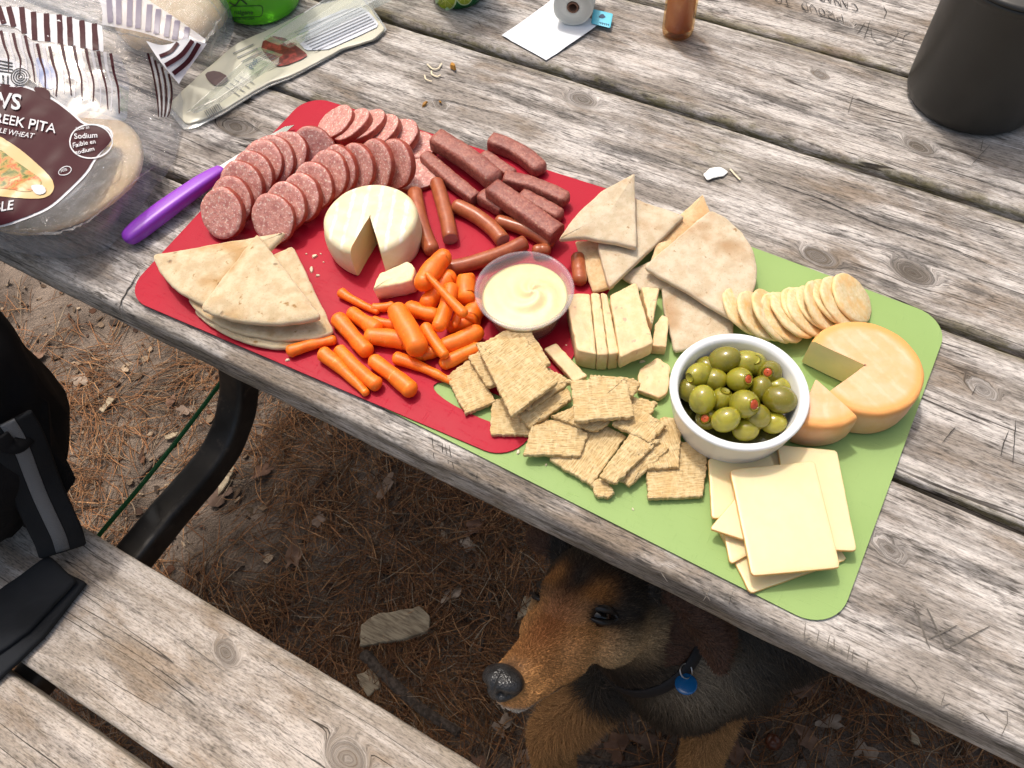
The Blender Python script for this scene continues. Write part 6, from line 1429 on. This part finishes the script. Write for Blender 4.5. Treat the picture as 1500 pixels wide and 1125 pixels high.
for sd_ in (-1, 1):
    side = nrm([1, -.15, 0])*sd_*.09; cap(rump+side, rump+side+np.array([-.03, -.13, -.05]), .070, .05, up=(.3, 1, .2)); cap(rump+side+np.array([-.03, -.13, -.06]), rump+side+np.array([-.02, -.02, -.02])*[1, 1, 0]+[0, 0, -.02-rump[2]+.10], .04, .028, up=(.3, 1, .2))
    f0 = rump+side; f0 = np.array([f0[0]-.02, f0[1]-.02, .03]); cap(f0, f0+np.array([-.03, -.12, -.005]), .026, .03, up=(.3, 1, .2))
tail = smooth_path([rump+[.02, .08, -.04], rump+[.05, .17, -.09], np.array([rump[0]+.10, rump[1]+.28, .045]), np.array([rump[0]+.18, rump[1]+.34, .035])], 16); V, F, L, c = tube(tail, np.linspace(.04, .016, 16), 14, up=(.2, .1, 1)); dog_parts.append((V, F))
V, F = join(dog_parts)
me = bpy.data.meshes.new('tmp'); me.from_pydata(V.tolist(), [], F); to = bpy.data.objects.new('tmp', me); COL.objects.link(to)
md = to.modifiers.new('r', 'REMESH'); md.mode = 'VOXEL'; md.voxel_size = .0045; md.use_smooth_shade = True
sm_ = to.modifiers.new('s', 'SMOOTH'); sm_.factor = .5; sm_.iterations = 7
dg = bpy.context.evaluated_depsgraph_get(); em = to.evaluated_get(dg).to_mesh()
DV = np.empty(len(em.vertices)*3); em.vertices.foreach_get('co', DV); DV = DV.reshape(-1, 3); DF = [tuple(p.vertices) for p in em.polygons]
to.evaluated_get(dg).to_mesh_clear(); bpy.data.objects.remove(to)
Q = np.c_[(DV-E0)@hf, (DV-E0)@hl_, (DV-E0)@hu]
stop = np.exp(-(Q[:, 1]/.010)**2-((Q[:, 0]-.006)/.03)**2)*(Q[:, 2] > -.01); Q[:, 2] -= .004*stop
DV = E0+np.outer(Q[:, 0], hf)+np.outer(Q[:, 1], hl_)+np.outer(Q[:, 2], hu)
_bv = bvh_of(DV, DF); EYES = []
for s_ in (-1, 1):
    dl = nrm([.60, s_*.66, .40]); dw = hf*dl[0]+hl_*dl[1]+hu*dl[2]; st_ = hw(-.012, s_*.018, -.006); hit = _bv.ray_cast(Vector(st_+dw*.08), Vector(-dw)); hp = np.array(hit[0])
    back = nrm(-hf*.75+hl_*s_*.65-hu*.22); back = nrm(back-dw*(back@dw)); upv = np.cross(dw, back)*s_; upv = upv if upv@hu > 0 else -upv
    EYES.append((s_, hp, dw, back, upv))
    # press the socket in
    d = DV-hp; g = np.exp(-((d@back)/.017)**2-((d@upv)/.012)**2-((d@dw)/.02)**2); DV = DV-np.outer(g*.0040, dw)
def blend(c, w, col): return c*(1-w[:, None])+np.array(col)*w[:, None]
def gss(q, c, r): return np.exp(-(((q-np.array(c))/np.array(r))**2).sum(1))
def ss(x, a, b):
    t = np.clip((x-a)/(b-a), 0, 1); return t*t*(3-2*t)
def dog_colour(P):
    q = np.c_[(P-E0)@hf, (P-E0)@hl_, (P-E0)@hu]; q = q+.004*np.c_[vnoise(P*60, 1), vnoise(P*60, 2), vnoise(P*60, 3)]; ay = np.abs(q[:, 1]); x, z = q[:, 0], q[:, 2]
    blk, tan, red, lt = (.032, .025, .020), (.68, .33, .115), (.52, .20, .072), (.74, .49, .25)
    c = np.tile(np.array(blk), (len(P), 1)); qa = np.c_[x, ay, z]
    c = blend(c, ss(x, -.022, .012)*ss(-z, -.030, .006), tan)                       # face and muzzle
    c = blend(c, gss(qa, (-.035, .048, -.040), (.055, .04, .026)), lt)               # cheeks
    c = blend(c, gss(qa, (.045, 0, .0), (.055, .020, .03))*.95, red)                 # bridge of the nose
    c = blend(c, np.clip(gss(qa, (.0, .026, .022), (.020, .012, .018))*1.3, 0, 1), (.54, .235, .075))   # brows
    c = blend(c, np.clip(gss(qa, (-.014, 0, .02), (.030, .0095, .03))*1.1, 0, 1), (.065, .045, .034))  # dark stripe between the brows
    for (s_, hp, dw, bk_, up_) in EYES:
        d = P-hp; g = np.exp(-((d@bk_-.003)/.0215)**4-((d@up_)/.0115)**4-((d@dw)/.02)**4); c = blend(c, np.clip(g, 0, 1), (.010, .008, .007))   # eye rims
    c = blend(c, np.clip(gss(qa, (-.030, .056, .0), (.026, .014, .010))*1.2, 0, 1), blk)
    c = blend(c, gss(qa, (.112, 0, -.018), (.020, .024, .014))*.9, (.040, .024, .018))
    c = blend(c, ss(x, .045, .08)*ss(-z, .050, .060), (.62, .57, .50))               # grey chin
    lip = np.exp(-((z+.0535+.12*(x-.05)**2/.1)/.0022)**2)*ss(x, .0, .03)*(x < .105); c = blend(c, lip*.75, (.02, .012, .01))
    body = (x < -.115) | (np.linalg.norm(q, axis=1) > .17)
    w_ = P[:, 2]
    cb = np.tile(np.array((.034, .028, .022)), (len(P), 1))
    cb = blend(cb, ss(-w_, -.235, -.18)*1.0, (.52, .28, .115))
    for lg in (legA, legB):
        for a_, b_ in ((lg[0]*.6+lg[1]*.4, lg[1]), (lg[1], lg[2])):
            ab = b_-a_; tt = np.clip(((P-a_)@ab)/(ab@ab), 0, 1); dd = np.linalg.norm(P-a_-tt[:, None]*ab, axis=1); cb = blend(cb, 1-ss(dd, .040, .055), (.52, .28, .115))
    cb = blend(cb, gss(P, chest+np.array([-.03, -.05, -.05]), (.09, .07, .07))*.35, (.20, .15, .10))
    nk = gss(q, (-.10, .11, -.10), (.06, .05, .05)); cb = blend(cb, np.clip(nk*1.1, 0, .9), (.40, .32, .22))
    ears = (ay > .066) & (x < -.02) & (z > -.075) & ~body
    c = np.where(ears[:, None], np.array((.120, .058, .034)), c)
    wb = np.clip(ss(np.linalg.norm(q, axis=1), .13, .17), 0, 1); wb = np.where(ears, 0, wb)
    return c*(1-wb[:, None])+cb*wb[:, None], q, ears
DC, DQ, DE = dog_colour(DV)
def mat_fur(name, rough=.7):
    s = NT(name); c = s.attr('tint').outputs['Color']; n = s.noise(s.obco(), 500, 2, .6); c = s.mix(s.sm(n, .3, .7), s.mix(1, c, (.55, .55, .55), 'MULTIPLY'), c)
    return s.fin(c, rough, None, Specular_IOR_Level=.25)
M_SKIN, M_FUR = mat_fur('dog_undercoat', .85), mat_fur('dog_fur', .55)
dog = thing('dog', (*chest[:2], 0.0), 'black and tan dog peering out from under the picnic table', 'dog')
obj('body', DV, DF, M_SKIN, dog, True, {'tint': DC*.8})
# coat: short hairs combed back over the head and down the body
tri = np.array([(f[0], f[1], f[2]) for f in DF]+[(f[0], f[2], f[3]) for f in DF if len(f) == 4])
a, b, c = DV[tri[:, 0]], DV[tri[:, 1]], DV[tri[:, 2]]; nn = np.cross(b-a, c-a); ar = np.linalg.norm(nn, axis=1); cen = (a+b+c)/3
nn = nn/(ar[:, None]+1e-12); qd = np.linalg.norm(cen-E0, axis=1)
vis = ((CAM-cen)*nn).sum(1) > -.25*np.linalg.norm(CAM-cen, axis=1)
wgt = ar*np.where(qd < .16, 3.2, 1.0)*np.where(cen[:, 2] < .05, .4, 1)*np.where(vis, 1, .25)*np.where(np.linalg.norm(cen-rump, axis=1) < .3, .25, 1)
NH = 135000; idx = RNG.choice(len(tri), NH, p=wgt/wgt.sum()); r1, r2 = np.sqrt(RNG.random(NH)), RNG.random(NH)
P = a[idx]*(1-r1)[:, None]+b[idx]*(r1*(1-r2))[:, None]+c[idx]*(r1*r2)[:, None]; Nn = nn[idx]
hc, hq, he = dog_colour(P)
nose_c = np.array([.121, 0, -.028]); keep = (np.linalg.norm((hq-nose_c)/np.array([.022, .024, .020]), axis=1) > 1.0)
for (s_, hp, dw, bk_, up_) in EYES:
    d = P-hp; keep &= (((d@bk_)/.0165)**2+((d@up_)/.0085)**2+((d@dw)/.02)**2) > 1
P, Nn, hc, hq, he = P[keep], Nn[keep], hc[keep], hq[keep], he[keep]; NH = len(P)
far = ss(np.linalg.norm(hq, axis=1), .12, .2)
flow_h = -hf[None]+hl_[None]*np.sign(hq[:, 1:2])*.35-hu[None]*.25*(hq[:, 2:3] < -.02); flow_b = np.array([.25, .2, -.9])[None]
fl_ = flow_h*(1-far)[:, None]+flow_b*far[:, None]+RNG.normal(0, .22, (NH, 3)); fl_ = fl_-Nn*(fl_*Nn).sum(1)[:, None]; fl_ /= np.linalg.norm(fl_, axis=1)[:, None]+1e-9
ln = np.interp(hq[:, 0], [-.12, -.06, 0, .05, .10], [.013, .0085, .0055, .004, .003])*(1-far)+.022*far; ln = np.where(he, .007, ln); ln = np.where(P[:, 2] < .20, .011, ln); ln = ln*RNG.uniform(.6, 1.3, NH)
lift = .20+.20*RNG.random(NH); m = P+(fl_*.55+Nn*lift[:, None]*.75)*ln[:, None]; tip = P+(fl_*1.0+Nn*lift[:, None])*ln[:, None]
sd = np.cross(fl_, Nn)*(.00026+.00014*RNG.random(NH))[:, None]
HV = np.stack([P-sd, P+sd, m-sd*.8, m+sd*.8, tip], 1).reshape(-1, 3); k = np.arange(NH)*5
HF = np.stack([k, k+1, k+3, k+2], 1).tolist()+np.stack([k+2, k+3, k+4], 1).tolist()
gl = RNG.random(NH); hc = hc*RNG.uniform(.6, 1.5, NH)[:, None]; grz = (gl < .16) & (hc.mean(1) < .06); hc[grz] = np.array((.13, .095, .065))*RNG.uniform(.5, 1.2, (grz.sum(), 1))
obj('coat', HV, HF, M_FUR, dog, True, {'tint': np.repeat(hc, 5, 0)}, kind='stuff')
# eyes, nose, whisker pads stay plain
s = NT('dog_eye'); M_EYE = s.fin((.030, .012, .006), .05, None)
M_PUP = simple('dog_pupil', (.002, .002, .002), .03)
M_LID = simple('dog_eyelid', (.014, .011, .010), .45)
for (s_, hp, dw, bk_, up_) in EYES:
    ec = hp-dw*.0088; gz = nrm(dw+hf*.25)
    V, F, L, I = lathe([(.0122*sin(t), -.0122*cos(t)) for t in np.linspace(.03, pi-.03, 17)], 28, ec, gz); eo = obj('eye', V, F, M_EYE, dog)
    V, F, L, I = lathe([(.0056, .01095), (.0040, .0117), (.0004, .0124)], 20, ec, gz); obj('pupil', V, F, M_PUP, eo)
    for k_, hh in ((1, .0066), (-1, -.0062)):
        Pp = []
        for t in np.linspace(-1, 1, 15):
            yb = t*.0180; zu = hh*(1-t*t)**.75; r2_ = yb*yb+zu*zu; lift_ = max(-.004, math.sqrt(max(0, .0138**2-min(r2_, .0138**2)))-.0088); Pp.append(hp+bk_*yb+up_*zu+dw*lift_)
        V, F, L, c_ = tube(np.array(Pp), np.interp(np.linspace(0, 1, 15), [0, .5, 1], [.0014, .0042 if k_ > 0 else .0030, .0016]), 10, up=dw); obj('eyelid', V, F, M_LID, dog)
def mat_nose():
    s = NT('dog_nose'); v = s.vor(s.obco(), 620); n = s.noise(s.obco(), 90, 3, .5); return s.fin(s.mix(s.sm(n, .3, .7), (.010, .010, .011), (.028, .027, .028)), .30, s.bump(v, .55, .0009))
bm = bmesh.new(); bmesh.ops.create_icosphere(bm, subdivisions=5, radius=1.0); NV = np.array([v.co for v in bm.verts]); NF = [tuple(v.index for v in f.verts) for f in bm.faces]; bm.free()
w_ = np.interp(NV[:, 2], [-1, 0, .6, 1], [.55, .95, 1.08, .95]); NV = NV*np.c_[np.ones(len(NV)), w_, np.ones(len(NV))]
L = NV*np.array([.0165, .0205, .0165])
for s_ in (-1, 1):
    for kx, ky, kz, kr, kd in ((.0145, .0085, -.003, .0042, .0058), (.011, .0145, -.004, .0038, .005), (.006, .0185, -.004, .003, .003)):
        d = np.linalg.norm(L-np.array([kx, s_*ky, kz]), axis=1); L = L-np.exp(-(d/kr)**2)[:, None]*kd*nrm([.8, s_*.6, 0])
L[:, 0] -= .0022*np.exp(-(L[:, 1]/.0016)**2)*(L[:, 0] > 0.006)
V = np.array([hw(*(p+np.array([.117, 0, -.031]))) for p in L]); obj('nose', V, NF, mat_nose(), dog)
# collar with ring and blue tag
M_COLL = simple('dark_collar', (.010, .009, .010), .7); M_BLUE = simple('blue_enamel', (.010, .13, .36), .25, Coat_Weight=.5); M_RING = simple('steel_ring', (.55, .55, .55), .3, Metallic=1.0)
_bv = bvh_of(DV, DF)
def on_dog(px, py, off):
    d = Vector(ray(px, py)).normalized(); h_ = _bv.ray_cast(Vector(CAM), d); return np.array(h_[0])-np.array(d)*off
tg = on_dog(1005, 1002, .024); vd = -nrm(ray(1005, 1002))
V, F, L, I = lathe([(.0004, -.0016), (.0105, -.0016), (.0118, -.0006), (.0118, .0006), (.0105, .0016), (.0004, .0016)], 36, tg, nrm(vd+CU*.55)); col_o = obj('collar_tag', V, F, M_BLUE, dog, label='round blue tag hanging from the dog collar')
rg = tg+nrm(CU-vd*(CU@vd))*.013; aa_, bb_, nn_ = basis(nrm(vd+CR*.6)); P = np.array([rg+(aa_*cos(t)+bb_*sin(t))*.0075 for t in np.linspace(0, 2*pi*.98, 30)]); V, F, L, c_ = tube(P, np.full(30, .0008), 8, up=nn_); obj('tag_ring', V, F, M_RING, col_o)
nA, nB = hw(-.085, 0, -.022), chest+np.array([.0, -.005, .03]); nd = nrm(nB-nA); cN = nA+nd*((tg-nA)@nd); rN = np.linalg.norm(tg-cN)-.012
c1, c2, _ = basis(nd); P = np.array([cN+(c1*cos(t)+c2*sin(t))*rN for t in np.linspace(0, 2*pi*.985, 60)])
V, F, L, c_ = tube(P, np.full(60, .0035), 12, flat=2.4, up=nd); obj('collar', V, F, M_COLL, dog)
